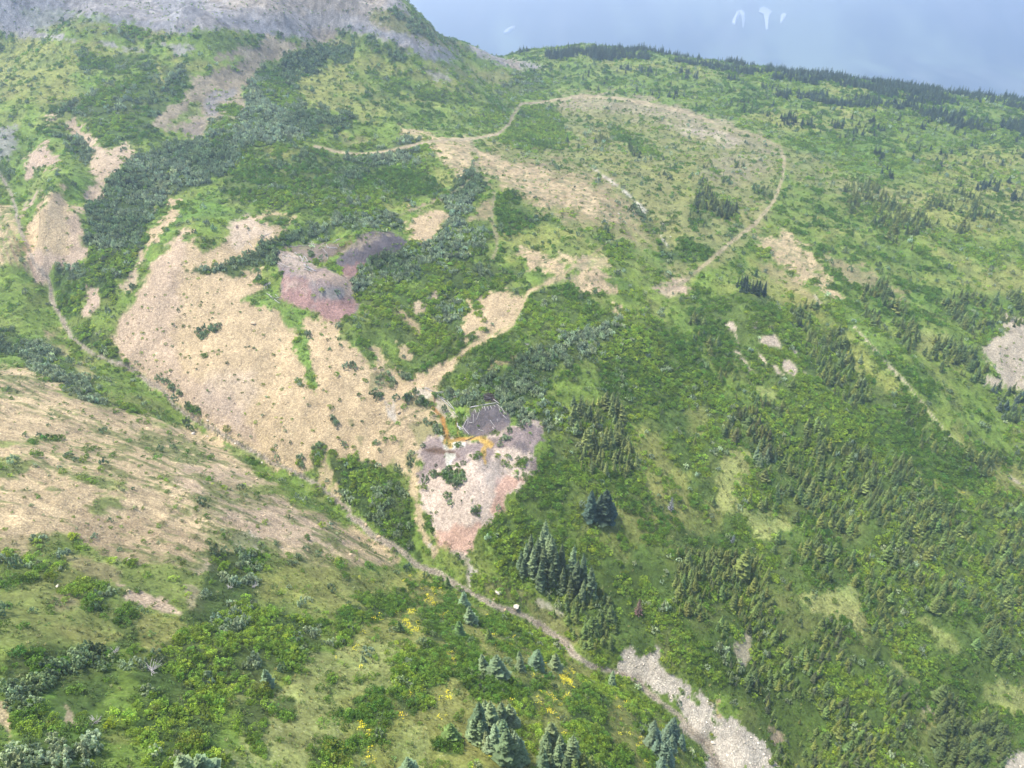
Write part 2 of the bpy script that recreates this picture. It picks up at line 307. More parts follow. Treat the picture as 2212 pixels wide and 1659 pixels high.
# --- road cutting with waste
poly('screebr', 1, [(1700,230),(2000,290),(1850,340),(1720,400),(1610,460),(1620,520),(1510,570),(1570,660),(1550,760),(1450,750),(1350,765),(1280,890),(1200,890),(1130,830),(1040,830),(960,780),(1100,640),(1200,560),(1200,500),(1250,480),(1400,440),(1500,380),(1340,370),(1480,290),(1600,290)], .92, 3, 9)
poly('trackg', 1, [(1850,330),(1720,400),(1610,460),(1500,500),(1380,560),(1300,640),(1280,720),(1380,740),(1400,640),(1500,570),(1620,520),(1700,420)], .6, 4, 6)
poly('grey', 1, [(1280,620),(1400,580),(1480,570),(1440,610),(1400,650),(1370,740),(1300,735)], .8, 3, 5)
poly('slate', 1, [(1130,825),(1280,755),(1285,890),(1200,890)], .45, 3, 6)
poly('lush', 1, [(1390,680),(1480,655),(1530,700),(1500,745),(1400,720)], 1, 2, 3, veg=v(.95, 0))
poly('grass_g', 1, [(1180,660),(1270,640),(1280,720),(1100,790),(1050,800)], .8, 3, 8, veg=v(.2, 0))
# --- willow belt down the gully
WB = [(1560,560),(1650,420),(1750,420),(1800,350),(1900,310),(2000,300),(2212,290),(2212,380),(2030,400),(2000,480),(1870,480),(1880,600),(1930,700),(2212,700),(2212,820),(1980,840),(1900,920),(1560,940),(1500,1080),(1280,1230),(1100,1230),(1000,1350),(900,1450),(880,1659),(560,1659),(510,1500),(540,1350),(600,1250),(700,1100),(830,1000),(950,950),(1080,880),(1290,890),(1340,770),(1500,760),(1560,700)]
poly('under', 1, WB, 1, 4, 9, veg=v(.2, 1.0))
poly('under', 1, [(1620,480),(1740,440),(1860,560),(1900,700),(1780,690),(1640,600)], 1, 4, 8, veg=v(.9, .3))
poly('grass_g', 1, [(1330,780),(1480,780),(1470,900),(1320,920),(1290,850)], 1, 4, 6, veg=v(.6, .3))
poly('grass_g', 1, [(1500,950),(1950,900),(2212,960),(2212,1280),(1950,1340),(1700,1290),(1240,1220),(1300,1200),(1480,1080)], 1, 5, 10, veg=v(.85, .2))
poly('grass_y', 1, [(1700,930),(2100,960),(2160,1000),(1900,1020),(1680,980)], .8, veg=v(.08, 0))
poly('grass_g', 1, [(1060,1230),(1300,1180),(1350,1150),(1500,1150),(1300,1260)], 1, veg=v(.2, 0))
poly('lush', 1, [(1060,1240),(1700,1290),(1600,1345),(1450,1350),(1250,1390),(1180,1400),(1050,1480),(930,1659),(890,1659),(940,1500),(1000,1480),(1100,1380)], .9, 4, 7, veg=v(.15, .02))
poly('under', 4, [(530,0),(880,0),(840,180),(740,200),(750,330),(700,390),(640,280),(520,240),(540,100)], 1, 4, 8, veg=v(1, .15))
poly('lush', 4, [(620,80),(800,20),(760,150),(640,150)], .6, veg=v(1, 0))
poly('under', 4, [(345,100),(440,80),(540,100),(530,200),(350,200)], 1, 3, 5, veg=v(.1, 1))
poly('lush', 4, [(350,200),(530,200),(520,400),(440,440),(370,370)], 1, 3, 5, veg=v(1, .1))
poly('under', 4, [(450,480),(620,450),(620,540),(680,580),(790,660),(830,720),(780,770),(600,650),(470,560)], .9, 4, 8, veg=v(.7, .3))
# --- left bare patches
poly('peach', 1, [(180,950),(300,910),(320,990),(380,985),(350,1050),(230,1080),(190,1120),(155,1110)], 1, 3, 5)
poly('peach', 1, [(290,750),(340,740),(330,765),(290,770)], 1, 2, 3)
poly('peach', 1, [(420,760),(480,750),(560,850),(650,950),(800,920),(860,960),(780,1050),(700,1100),(640,1200),(600,1260),(540,1250),(600,1150),(560,1030),(440,880)], .9, 3, 6)
poly('under', 1, [(400,850),(520,900),(580,1000),(560,1040),(450,960)], 1, 3, 5, veg=v(.2, .9))
poly(None, 1, [(700,900),(800,930),(840,960),(700,970)], .8, veg=v(.4, .2))
poly('peach', 1, [(130,1370),(230,1200),(255,1210),(165,1370)], 1, 2, 4)
poly('tan', 1, [(270,1250),(390,1190),(440,1300),(520,1340),(500,1500),(560,1659),(150,1659),(140,1560),(200,1400)], 1, 3, 6)
poly('peach', 1, [(430,1320),(530,1340),(510,1500),(570,1659),(400,1659),(440,1480)], .8, 4, 6)
poly(None, 1, [(350,1470),(440,1430),(420,1560),(280,1620),(300,1560)], .9, veg=v(.15, .6))
poly('peach', 4, [(150,0),(560,0),(550,100),(350,100),(320,150),(300,220),(230,200),(170,130)], 1, 3, 6)
poly(None, 4, [(230,110),(320,150),(300,260),(200,200)], .8, veg=v(.2, .7))
poly('peach', 4, [(550,240),(610,230),(640,280),(640,370),(560,420),(520,400),(520,320)], 1, 3, 5)
poly('grey', 1, [(0,880),(90,800),(130,900),(60,1020),(0,1030)], .8, 3, 8)
poly('under', 1, [(0,1020),(60,1020),(70,1130),(40,1150),(0,1120)], .9, 4, 6, veg=v(.2, .8))
poly('tan', 1, [(0,1180),(60,1300),(100,1450),(140,1659),(0,1659)], .9, 5, 8, veg=dict(str=1))
poly('grass_g', 4, [(0,60),(120,150),(180,200),(300,320),(360,420),(430,520),(480,580),(560,640),(680,700),(820,760),(900,830),(1000,880),(1090,960),(1080,1010),(960,1000),(850,950),(640,860),(400,640),(280,500),(100,400),(0,330)], .95, 5, 14, veg=v(.22, .04))
poly('lush', 4, [(60,100),(170,130),(190,220),(60,180)], .8, veg=v(.1, 0))
poly('tan', 4, [(260,500),(340,510),(400,560),(300,560)], .8, 4, 8)
poly('tan', 4, [(300,580),(420,620),(600,760),(620,840),(560,820),(330,640)], .5, 6, 16)
poly('under', 4, [(0,330),(80,480),(200,560),(360,620),(480,760),(640,950),(720,990),(640,1010),(480,960),(420,860),(200,760),(100,650),(0,600)], .75, 5, 14, veg=v(.2, .75))
poly('grass_g', 4, [(600,760),(850,870),(1080,1000),(1200,1060),(1400,1180),(1440,1240),(1300,1180),(1100,1080),(900,1020),(760,940),(640,880)], .9, 4, 10, veg=v(.12, .05))
poly(None, 4, [(730,970),(850,970),(880,1020),(750,1030)], 1, 3, 3, veg=v(.9, .2))
# --- the big tan face
poly('tan', 0, [(420,485),(395,498),(345,555),(302,620),(262,690),(240,740),(290,790),(330,820),(380,872),(470,945),(560,1000),(650,1025),(690,975),(760,985),(830,1010),(895,965),(895,900),(935,870),(950,820),(900,815),(860,790),(830,775),(800,770),(760,745),(730,695),(700,692),(640,672),(600,640),(560,615),(560,590),(600,560),(560,540),(590,515),(640,470),(600,455),(560,462),(505,478),(490,520),(440,540)], 1, 3, 7, surf=0)
poly('peach', 0, [(400,495),(345,558),(262,690),(245,740),(330,810),(420,880),(560,960),(500,870),(400,800),(370,700),(380,600),(420,520)], .75, 10, 18)
poly('ppink', 4, [(1250,740),(1600,760),(1650,900),(1500,1100),(1300,960)], .35, 14, 20)
poly('ppink', 'A', [(-100,150),(150,120),(420,300),(400,440),(200,430),(0,600),(-100,400)], .5, 6, 10)
poly('tan', 1, [(1080,1240),(1130,1300),(1100,1380),(960,1560),(890,1659),(870,1640),(940,1490),(1060,1370),(1060,1290)], 1, 2, 3)
poly('peach', 4, [(860,60),(900,0),(880,100),(840,260),(790,330),(740,220),(820,180)], .8, 4, 6)
poly('peach', 1, [(980,1300),(1000,1290),(990,1340),(975,1330)], 1, 2, 2)
poly('lush', 4, [(1530,310),(1600,290),(1640,260),(1720,230),(1780,310),(1990,390),(1930,430),(1950,560),(1960,760),(2010,900),(2000,960),(1960,880),(1930,740),(1850,620),(1840,500),(1780,450),(1680,350)], .95, 3, 7, veg=v(.25, .05))
poly('grass_g', 5, [(0,440),(150,450),(320,600),(400,700),(330,800),(200,760),(120,620),(0,560)], .85, 4, 12, veg=v(.5, .35))
poly('lush', 5, [(20,440),(130,430),(180,520),(60,540)], .8, veg=v(.1, .1))
poly('under', 4, [(1150,80),(1200,110),(1400,90),(1600,20),(1750,-20),(1770,60),(1650,110),(1500,150),(1350,160),(1250,150),(1170,130)], 1, 3, 4, veg=v(.35, 1))
poly('grass_g', 1, [(1250,1450),(1180,1500),(1170,1550),(1210,1560),(1260,1480)], 1, 3, 4, veg=v(.5, .2))
poly('grass_g', 1, [(1190,1390),(1330,1370),(1360,1450),(1280,1450),(1200,1410)], .8, 3, 5, veg=v(.3, .1))
for q in ([(1230,540),(1260,510),(1330,480),(1400,500),(1390,550),(1310,550),(1250,600)], [(900,640),(930,660),(890,670)], [(1280,660),(1320,670),(1310,700),(1285,695)], [(1870,830),(1910,840),(1900,870),(1875,865)], [(1980,1240),(2060,1210),(2060,1320),(2000,1400),(1960,1350)], [(1700,1280),(1760,1290),(1800,1370),(1720,1350)], [(1830,1310),(1860,1320),(1840,1370)], [(1880,1330),(1920,1340),(1900,1400),(1880,1380)], [(2080,1000),(2140,1000),(2120,1130),(2080,1140)], [(1500,170),(1560,170),(1560,210),(1510,210)], [(1590,170),(1640,170),(1640,205),(1600,205)], [(1430,185),(1460,190),(1450,225)], [(980,820),(1060,830),(1160,940),(1120,970),(1040,900)], [(1160,980),(1260,1010),(1260,1050),(1180,1020)]):
    poly(None, 4, q, 1, 2, 2, veg=v(.7, .8), n2=3)
# --- mine dumps
D1, D2, D3, D4 = 3, 4, 5, 6
poly('brown', 'A', [(530,510),(1100,490),(1460,400),(1480,500),(1300,650),(1150,720),(900,720),(700,620),(540,570)], .75, 3, 5)
poly('purple', 'A', [(540,510),(1100,490),(1300,560),(1150,700),(900,720),(760,620)], .6, 4, 5)
poly('slate', 'A', [(1540,380),(1660,340),(1800,313),(1950,340),(2060,400),(2150,470),(2080,560),(1980,620),(1900,700),(1800,760),(1600,870),(1440,970),(1330,890),(1260,790),(1240,700),(1400,560),(1500,470)], 1, 2, 2, surf=D2, n2=2)
poly('screebr', 'A', [(1540,380),(1800,320),(1950,345),(1900,370),(1700,400),(1600,480),(1400,580),(1300,640),(1460,470)], .7, 4, 4)
poly('red', 'A', [(1270,760),(1450,770),(1600,740),(1660,800),(1560,880),(1440,960),(1330,880)], .7, 4, 5)
poly('purple', 'A', [(490,550),(600,570),(760,640),(900,740),(1010,800),(1100,790),(1250,870),(1440,980),(1490,1130),(1560,1240),(1520,1350),(1350,1450),(1200,1460),(1000,1350),(800,1290),(600,1190),(525,1070),(560,930),(500,750)], 1, 2, 2, surf=D1, n2=2)
poly('red', 'A', [(560,860),(700,900),(850,960),(960,1180),(1200,1190),(1420,1180),(1540,1230),(1520,1350),(1350,1450),(1200,1460),(1000,1350),(800,1290),(600,1190),(525,1070)], .85, 4, 4)
poly('ppink', 'A', [(600,900),(720,960),(860,1060),(850,1130),(700,1080),(580,1060)], .45, 5, 6)
poly('peach', 'A', [(1000,800),(1100,790),(1250,870),(1440,980),(1490,1130),(1400,1150),(1300,1040),(1000,960),(850,860)], .55, 5, 6)
poly('pale', 'A', [(490,550),(600,570),(760,640),(950,780),(930,850),(700,860),(520,740)], .55, 5, 6)
poly('grey', 'A', [(960,1005),(1100,1000),(1310,1060),(1330,1160),(1260,1190),(1040,1180)], .9, 3, 3)
poly('lush', 'A', [(1120,750),(1200,730),(1310,790),(1300,870),(1200,840),(1130,790)], 1, 1.5, 2, veg=v(1, 0), n2=1)
poly(None, 'A', [(870,590),(930,550),(980,640),(900,670)], 1, 1.5, 1, veg=v(.4, .8), n2=1)
poly(None, 'A', [(940,730),(1060,630),(1100,700),(1040,750)], 1, 1.5, 1, veg=v(.4, .8), n2=1)
# willow strips near the dumps
poly('under', 0, [(598,528),(640,495),(700,485),(800,442),(870,468),(865,492),(790,500),(740,498),(700,518),(620,530)], 1, 3, 5, veg=v(.35, 1))
poly('under', 'A', [(190,470),(350,440),(500,500),(520,560),(500,740),(470,780),(300,800),(250,700),(200,560)], 1, 3, 3, veg=v(.4, 1))
poly('grass_g', 'A', [(0,650),(200,600),(300,700),(470,780),(460,800),(200,800),(0,840)], 1, 3, 4, veg=v(.5, .8))
poly('grass_g', 'A', [(320,180),(480,110),(620,180),(640,240),(500,280),(400,240)], .9, 3, 4, veg=v(.5, .3))
poly('grass_g', 0, [(640,330),(830,310),(900,330),(945,395),(930,420),(860,450),(760,470),(690,470),(600,450),(540,440),(470,440),(560,400)], .95, 5, 10, veg=v(.9, .25))
poly('lush', 1, [(2212,1100),(2000,1180),(1900,1300),(2100,1350),(2212,1300)], .4, 6, 8, veg=v(1, .15))
poly('lush', 0, [(760,395),(850,380),(930,400),(850,440),(780,450)], .6, 6, 8, veg=v(1, .1))
poly('grass_y', 2, [(250,1270),(420,1280),(480,1330),(300,1350)], .7, 5, 6, veg=v(.1, 0))
poly('under', 2, [(60,1060),(140,1010),(280,930),(400,880),(500,890),(510,960),(420,1020),(200,1090)], 1, 3, 5, veg=v(.3, 1))
poly('under', 2, [(0,1150),(80,1080),(160,1130),(110,1200),(60,1380),(0,1400)], .8, 4, 6, veg=v(.5, .8))
poly('under', 2, [(640,1260),(700,1200),(850,1060),(940,1170),(930,1220),(850,1290),(800,1400),(850,1520),(820,1659),(330,1659),(330,1590),(440,1540),(620,1480),(700,1400)], 1, 3, 5, veg=v(.3, 1))
poly('under', 5, [(90,200),(130,130),(300,30),(440,0),(820,0),(700,70),(560,130),(500,200),(320,220),(140,330)], 1, 3, 6, veg=v(.4, 1))
poly('tan', 2, [(450,1500),(440,1400),(540,1330),(640,1300),(690,1350),(640,1450),(560,1530)], 1, 3, 6)
poly('tanb', 2, [(640,1250),(700,1210),(600,1290),(480,1330),(430,1350),(440,1330)], .9, 2, 3)
poly('tanb', 2, [(820,1400),(940,1240),(990,1270),(970,1390),(870,1400)], .8, 3, 6)
poly('grass_g', 2, [(1000,1220),(1120,1230),(1270,1420),(1250,1450),(1150,1490),(1020,1500),(1000,1400)], 1, 4, 7, veg=v(.9, .1))
poly('grass_g', 2, [(810,1480),(860,1400),(960,1400),(980,1480),(960,1560),(900,1659),(820,1640)], 1, 3, 5, veg=v(.8, .5))
poly('grass_g', 2, [(1300,1400),(1350,1360),(1420,1440),(1380,1460)], 1, 3, 5, veg=v(.9, .2))
poly('grass_y', 2, [(1030,1500),(1200,1480),(1280,1440),(1500,1460),(1640,1500),(1700,1600),(1500,1659),(1040,1659)], .7, 6, 14, veg=v(.1, .02))
poly('grass_g', 2, [(1580,1460),(1700,1440),(1850,1560),(1900,1659),(1780,1659),(1700,1540)], 1, 4, 6, veg=v(.9, 0))
poly('under', 2, [(1880,1300),(1960,1340),(2040,1500),(2110,1600),(2130,1659),(2050,1659),(1990,1500)], .8, 4, 5, veg=v(.3, .75))
poly('lush', 5, [(1850,0),(2000,0),(2060,120),(1960,90)], .7, 5, 6, veg=v(.1, 0))
# centre slope
poly('grass_g', 0, [(870,640),(1010,560),(1130,640),(1160,690),(1080,740),(1010,790),(960,830),(900,800),(860,770),(760,640),(830,610)], 1, 5, 8, veg=v(.85, .3))
poly('under', 5, [(560,60),(720,30),(820,120),(1000,80),(1150,130),(1100,230),(960,240),(820,330),(790,500),(700,560),(620,480),(520,350),(620,240),(540,200)], .6, 6, 10, veg=v(.85, .35))
poly('lush', 5, [(260,200),(380,190),(500,260),(460,340),(520,400),(420,450),(330,330)], .6, 6, 8, veg=v(.6, .1))
poly('tanb', 5, [(370,370),(430,400),(530,500),(530,550),(480,530),(440,470),(370,400)], .9, 3, 5)
poly('peach', 5, [(540,260),(620,250),(640,290),(560,300)], .8, 3, 5)
poly('peach', 5, [(470,330),(520,320),(540,360),(500,400)], .8, 3, 5)
poly('tan', 5, [(350,560),(450,580),(470,700),(400,690)], .9, 3, 5)
poly('tan', 5, [(200,620),(260,640),(330,800),(380,870),(350,860),(280,760)], .9, 3, 5)
poly('tan', 5, [(1120,10),(1190,0),(1290,20),(1400,80),(1450,130),(1430,170),(1290,130),(1210,120),(1180,60)], 1, 3, 4)
poly('tan', 5, [(1490,180),(1560,120),(1640,100),(1700,150),(1760,270),(1700,290),(1620,290),(1540,270)], 1, 3, 8)
poly('tan', 2, [(1400,1590),(1500,1620),(1480,1659),(1390,1659)], .7, 3, 5)
poly('tan', 5, [(1420,20),(1500,70),(1560,70),(1700,30),(1740,60),(1700,120),(1600,120),(1500,110)], .7, 3, 8)
poly('tan', 5, [(830,330),(900,310),(960,250),(1060,260),(1170,290),(1180,330),(1130,430),(1060,530),(1000,540),(900,570),(870,560),(880,500),(800,570),(790,500),(810,420)], 1, 3, 7)
poly('grass_g', 5, [(860,330),(900,360),(880,400),(860,370)], .9, 2, 3, veg=v(.5, 0))
poly(None, 5, [(890,450),(940,460),(920,500),(890,490)], 1, 2, 2, veg=v(.9, 0))
poly(None, 5, [(820,520),(880,530),(850,570),(810,560)], 1, 2, 2, veg=v(.9, 0))
poly('tan', 5, [(1740,330),(1790,350),(1800,400),(1840,440),(1760,430),(1720,400)], .9, 3, 5)
poly('trackg', 5, [(1240,240),(1440,170),(1480,120),(1560,60),(1590,90),(1500,160),(1400,200),(1260,260)], .6, 3, 5)
poly('peach', 5, [(2010,240),(2080,190),(2180,200),(2212,240),(2212,300),(2100,290),(2020,260)], .8, 4, 8)
poly('peach', 6, [(0,180),(60,220),(90,290),(0,270)], .8, 4, 6)
poly('tanb', 6, [(40,290),(150,320),(250,350),(240,400),(150,350),(60,320)], .8, 4, 6)
poly('tan', 5, [(500,790),(620,760),(700,700),(800,620),(900,580),(960,560),(900,600),(800,680),(740,720),(720,780),(620,860),(560,860),(500,820)], 1, 3, 6)
poly('grass_g', 5, [(780,660),(960,580),(1180,420),(1400,500),(1500,560),(1200,660),(950,770),(850,900),(700,850),(760,760)], .9, 5, 8, veg=v(.85, .15))
poly('tanb', 5, [(1000,700),(1150,680),(1250,660),(1240,690),(1100,720),(950,760)], .75, 3, 4)
poly('peach', 5, [(980,620),(1010,610),(1010,660),(990,660)], .8, 2, 3)
poly('grass_g', 5, [(1180,290),(1400,220),(1500,260),(1700,400),(1850,480),(1900,520),(1600,560),(1400,500),(1180,420)], .9, 5, 8, veg=v(.95, .15))
poly('under', 0, [(1010,840),(1100,790),(1200,730),(1330,690),(1360,710),(1290,760),(1200,800),(1180,860),(1220,900),(1290,930),(1150,935),(1100,900),(1060,850)], .8, 6, 8, veg=v(.5, 1))
poly(None, 5, [(1060,780),(1200,700),(1500,560),(1700,480),(1760,560),(1600,600),(1300,720),(1200,860),(1060,850)], 1, 6, 8, veg=v(.1, 1.3))
poly('grass_g', 0, [(1290,740),(1400,690),(1470,720),(1560,830),(1540,900),(1400,880),(1340,880),(1300,850)], 1, 8, 10, veg=v(1, .15))
poly('lush', 0, [(1390,760),(1450,800),(1440,860),(1400,850)], .5, 8, 10, veg=v(1, 0))
# --- right slope
poly('grass_g', 0, [(1460,640),(1560,640),(1760,650),(1900,760),(2080,960),(2212,1050),(2212,1250),(1900,1000),(1780,900),(1640,870),(1540,780)], .9, 8, 10, veg=v(.85, .1))
poly('under', 0, [(1200,900),(1330,880),(1450,900),(1560,860),(1800,900),(1950,1000),(2212,1150),(2212,1659),(1700,1659),(1600,1520),(1500,1480),(1330,1390),(1250,1340),(1150,1260),(1080,1230),(1050,1150),(1130,1060),(1180,980)], .55, 10, 14, veg=v(.85, .1))
poly('grass_g', 0, [(1180,980),(1330,1020),(1400,1140),(1250,1200),(1080,1230),(1050,1150),(1130,1060)], .8, 8, 10, veg=v(.8, .03))
poly('lush', 0, [(1820,900),(1950,850),(2060,960),(2100,1060),(2000,1060),(1880,1020)], .8, 10, 14, veg=v(1, 0))
poly('grass_w', 0, [(1960,700),(2050,720),(2070,760),(2000,760),(1950,720)], .8, 6, 10, veg=v(.15, 0))
poly('grass_y', 0, [(1750,660),(1840,720),(1900,790),(1960,850),(1930,850),(1840,790),(1770,700)], .8, 6, 10, veg=v(.2, 0))
poly('grass_y', 0, [(1620,560),(1700,590),(1780,660),(1700,660),(1610,620)], .8, 6, 10, veg=v(.1, 0))
poly('grass_y', 0, [(2060,930),(2150,1000),(2212,1060),(2212,1120),(2140,1060),(2090,1010)], .8, 6, 10, veg=v(.3, 0))
poly('tan', 0, [(1640,512),(1700,510),(1765,560),(1795,610),(1820,640),(1800,645),(1760,615),(1725,600),(1680,560)], .9, 4, 10, n2=20)
poly('tanb', 0, [(1780,545),(1840,570),(1960,630),(1950,645),(1870,630),(1800,580)], .7, 5, 12, n2=20)
poly('tanb', 0, [(1640,560),(1720,600),(1770,650),(1740,640),(1660,600)], .5, 5, 10)
for q in ([(300,480),(370,460),(410,590),(400,610),(380,520),(310,500)], [(385,640),(410,660),(460,710),(540,840),(510,830),(440,720)], [(510,620),(540,660),(590,720),(570,720),(520,670)], [(540,560),(640,530),(690,630),(620,600),(560,590)], [(690,690),(740,700),(780,760),(760,790),(700,760)], [(735,600),(770,640),(800,700),(760,670)], [(620,720),(700,800),(650,780)], [(495,450),(530,460),(520,485),(495,480)], [(800,765),(835,775),(830,790)]):
    poly('pale', 6, q, 1, 2, 3, n2=5)
poly('pale', 6, [(2080,410),(2150,430),(2212,420),(2212,870),(2120,880),(1990,820),(2010,740),(1950,660),(1980,560),(2090,520)], .9, 4, 10, n2=22)
poly('grass_w', 9, [(780,570),(930,550),(1010,500),(1110,500),(1190,600),(1210,700),(1180,800),(1080,740),(990,720),(860,680)], 1, 4, 6, veg=v(.12, .03))
poly('grass_w', 9, [(360,20),(450,0),(560,20),(700,90),(740,130),(620,180),(600,210),(520,190),(430,60)], .95, 5, 7, veg=v(.12, .05))
poly('grass_y', 9, [(0,0),(280,0),(330,60),(300,160),(180,200),(0,140)], .7, 6, 8, veg=v(.3, .05))
poly('grass_w', 6, [(350,1250),(470,1300),(520,1400),(440,1460),(400,1500),(420,1659),(260,1659),(280,1400)], .95, 5, 8, veg=v(.1, 0))
poly('grass_w', 6, [(400,810),(500,830),(640,870),(680,940),(600,1000),(540,950)], .9, 4, 6, veg=v(.15, 0))
poly('grass_y', 6, [(80,1000),(200,960),(230,1100),(150,1200),(100,1150)], .6, 6, 8, veg=v(.3, 0))
poly('grass_y', 5, [(1850,1100),(2050,1150),(2100,1350),(2212,1400),(2212,1600),(1900,1550),(1880,1400)], .8, 8, 10, veg=v(.25, 0))
poly('grass_y', 8, [(1700,0),(2212,0),(2212,100),(1950,200),(1800,350),(1700,300),(1550,250),(1500,150)], .6, 8, 10, veg=v(.35, .03))
poly('grass_w', 9, [(1560,720),(1700,770),(1800,870),(1840,960),(1700,900),(1590,800)], .7, 3, 5, veg=v(.03, 0))
poly('grass_w', 9, [(1330,960),(1440,990),(1540,1110),(1420,1080),(1340,1020)], .9, 4, 6, veg=v(.15, 0))
poly('grass_w', 9, [(1950,1110),(2212,1230),(2212,1420),(2080,1330),(1960,1230)], .9, 5, 8, veg=v(.12, 0))
poly('pale', 9, [(1560,1250),(1640,1260),(1640,1330),(1600,1310)], .7, 4, 6)
poly('grass_w', 9, [(1600,1330),(1680,1360),(1780,1480),(1700,1520),(1600,1430)], .7, 4, 6, veg=v(.15, 0))
poly('wrock', 9, [(2080,1560),(2212,1480),(2212,1659),(2130,1659)], .9, 5, 8)
poly('pale', 9, [(350,830),(460,850),(470,940),(430,980),(390,910)], .7, 4, 6, n2=20)
poly('peach', 9, [(600,1380),(650,1440),(700,1480),(650,1500),(640,1600),(630,1500)], .8, 3, 4)
poly('grass_w', 8, [(2040,930),(2110,920),(2150,1040),(2060,1060)], .5, 4, 5)
poly('lush', 6, [(1390,660),(1560,780),(1700,960),(1640,1000),(1480,860)], .8, 8, 10, veg=v(.8, 0))
poly('grass_y', 6, [(1380,1380),(1600,1420),(1900,1520),(1880,1580),(1700,1560),(1480,1480)], .7, 8, 10, veg=v(.4, 0, fl=.15))
# --- lower creek: white gravel
C_ = 7; T = 8
poly('wrock', 8, [(1770,895),(1850,920),(1920,970),(2010,940),(2030,1010),(2140,1080),(2212,1150),(2212,1290),(2080,1230),(1960,1150),(1860,1090),(1760,1060)], 1, 3, 9, surf=C_, n2=22)
poly('wrock', 9, [(0,1080),(80,1120),(70,1240),(150,1240),(160,1140),(180,1210),(250,1200),(300,1220),(290,1330),(430,1420),(640,1560),(620,1659),(300,1659),(200,1500),(60,1340),(0,1260)], 1, 3, 9, surf=C_, n2=22)
poly('tan', 9, [(240,1200),(310,1220),(290,1340),(240,1330)], .8, 3, 4)
poly('grass_g', 9, [(230,1440),(290,1440),(280,1500),(240,1480)], .9, 2, 3, veg=v(.6, .3))
# --- shrub blob beside the fan
poly('under', 0, [(712,985),(765,982),(830,1020),(880,1080),(890,1130),(900,1180),(915,1215),(870,1190),(800,1130),(735,1060)], 1, 3, 5, veg=v(.9, .5))
poly('tan', 0, [(690,990),(705,980),(712,1030),(735,1075),(720,1080),(690,1040)], .8, 3, 4)
# --- near left slope
poly('tan', 0, [(0,768),(60,795),(130,842),(200,875),(280,892),(370,912),(450,932),(520,985),(600,1050),(690,1112),(780,1152),(880,1207),(850,1222),(640,1215),(560,1180),(540,1195),(460,1190),(440,1230),(360,1205),(260,1200),(130,1165),(60,1210),(0,1225)], .96, 5, 14, veg=dict(str=1))
poly('peach', 0, [(380,980),(520,1010),(640,1100),(760,1170),(700,1180),(560,1170),(460,1120),(380,1040)], .6, 10, 20)
poly('tanb', 0, [(200,1100),(420,1150),(520,1200),(300,1200),(100,1150)], .5, 12, 24)
poly('grass_g', 4, [(1550,1500),(1980,1500),(2100,1640),(1900,1650),(1780,1570)], .95, 3, 7, veg=v(.12, .03))
poly('lush', 4, [(1800,1520),(1980,1510),(2080,1640),(1950,1600)], .7, 3, 7, veg=v(.1, 0))
poly('grass_g', 4, [(1430,1230),(1600,1280),(1700,1380),(1620,1400),(1500,1330)], .8, 4, 8, veg=v(.3, .1))
for q in ([(400,1390),(800,1440),(840,1530),(620,1510)], [(0,1200),(220,1215),(200,1235),(0,1225)], [(0,1250),(200,1330),(190,1420),(60,1420),(0,1380)], [(600,1530),(800,1530),(780,1650),(600,1650)], [(1120,1240),(1220,1250),(1180,1280)], [(340,1180),(200,1190),(430,1210)], [(1500,1500),(1620,1510),(1560,1530)]):
    poly('grass_g', 4, q, .75, 4, 12, veg=v(.2, .05, str=1))
poly('grass_o', 4, [(880,1200),(1000,1190),(1020,1320),(940,1310)], .6, 5, 10, veg=v(.05, .25))
poly('grass_o', 4, [(1180,1540),(1300,1550),(1400,1659),(1250,1659)], .6, 5, 10, veg=v(.1, .15))
poly('grass_o', 4, [(1250,1450),(1700,1460),(1700,1600),(1300,1640)], .4, 6, 14)
poly('wrock', 7, [(1440,210),(1560,150),(1680,220),(1640,300),(1560,280),(1480,260)], .6, 4, 6)
# --- bottom left
poly('grass_o', 7, [(0,300),(180,200),(420,180),(520,260),(800,330),(1200,330),(1400,200),(1480,300),(1700,330),(2100,340),(2440,450),(2300,700),(1800,700),(1000,700),(600,900),(0,900)], .4, 8, 16, veg=v(.25, .08))
poly('grass_g', 7, [(230,180),(450,190),(560,300),(450,330),(400,450),(180,500),(60,560),(0,400),(170,300)], .8, 6, 14, veg=v(.55, .25))
poly('tanb', 7, [(400,300),(560,330),(760,420),(740,480),(560,430),(420,360)], .5, 5, 12)
poly('tanb', 7, [(300,560),(480,480),(520,640),(400,700),(300,680)], .5, 6, 14)
poly('peach', 7, [(750,505),(870,530),(1050,590),(1140,690),(1000,665),(880,620),(800,580)], .9, 3, 7)
poly('peach', 7, [(1280,340),(1400,330),(1390,400),(1260,430)], .8, 3, 7)
poly('peach', 7, [(1180,520),(1290,560),(1280,640),(1200,660)], .5, 3, 7)
poly('grass_y', 7, [(800,680),(1100,700),(1250,780),(1100,860),(1000,1000),(880,850),(850,760)], .9, 5, 10, veg=v(.12, .02))
poly('grass_y', 7, [(1640,450),(1800,400),(2212,430),(2212,700),(2000,720),(1800,620),(1650,640)], .7, 6, 12, veg=v(.25, .05))
poly('under', 7, [(1330,300),(1600,280),(1640,400),(1600,560),(1640,660),(1500,780),(1300,760),(1180,780),(1150,700),(1250,640),(1300,500)], .7, 5, 9, veg=v(.55, .8))
poly('under', 7, [(1000,900),(1300,700),(1500,640),(1750,660),(1980,760),(2020,880),(1940,930),(1880,1060),(1730,1070),(1560,1120),(1400,1250),(1370,1500),(1380,1659),(980,1659),(900,1400),(960,1200),(820,1100),(900,1020)], .7, 5, 9, veg=v(1, .15))
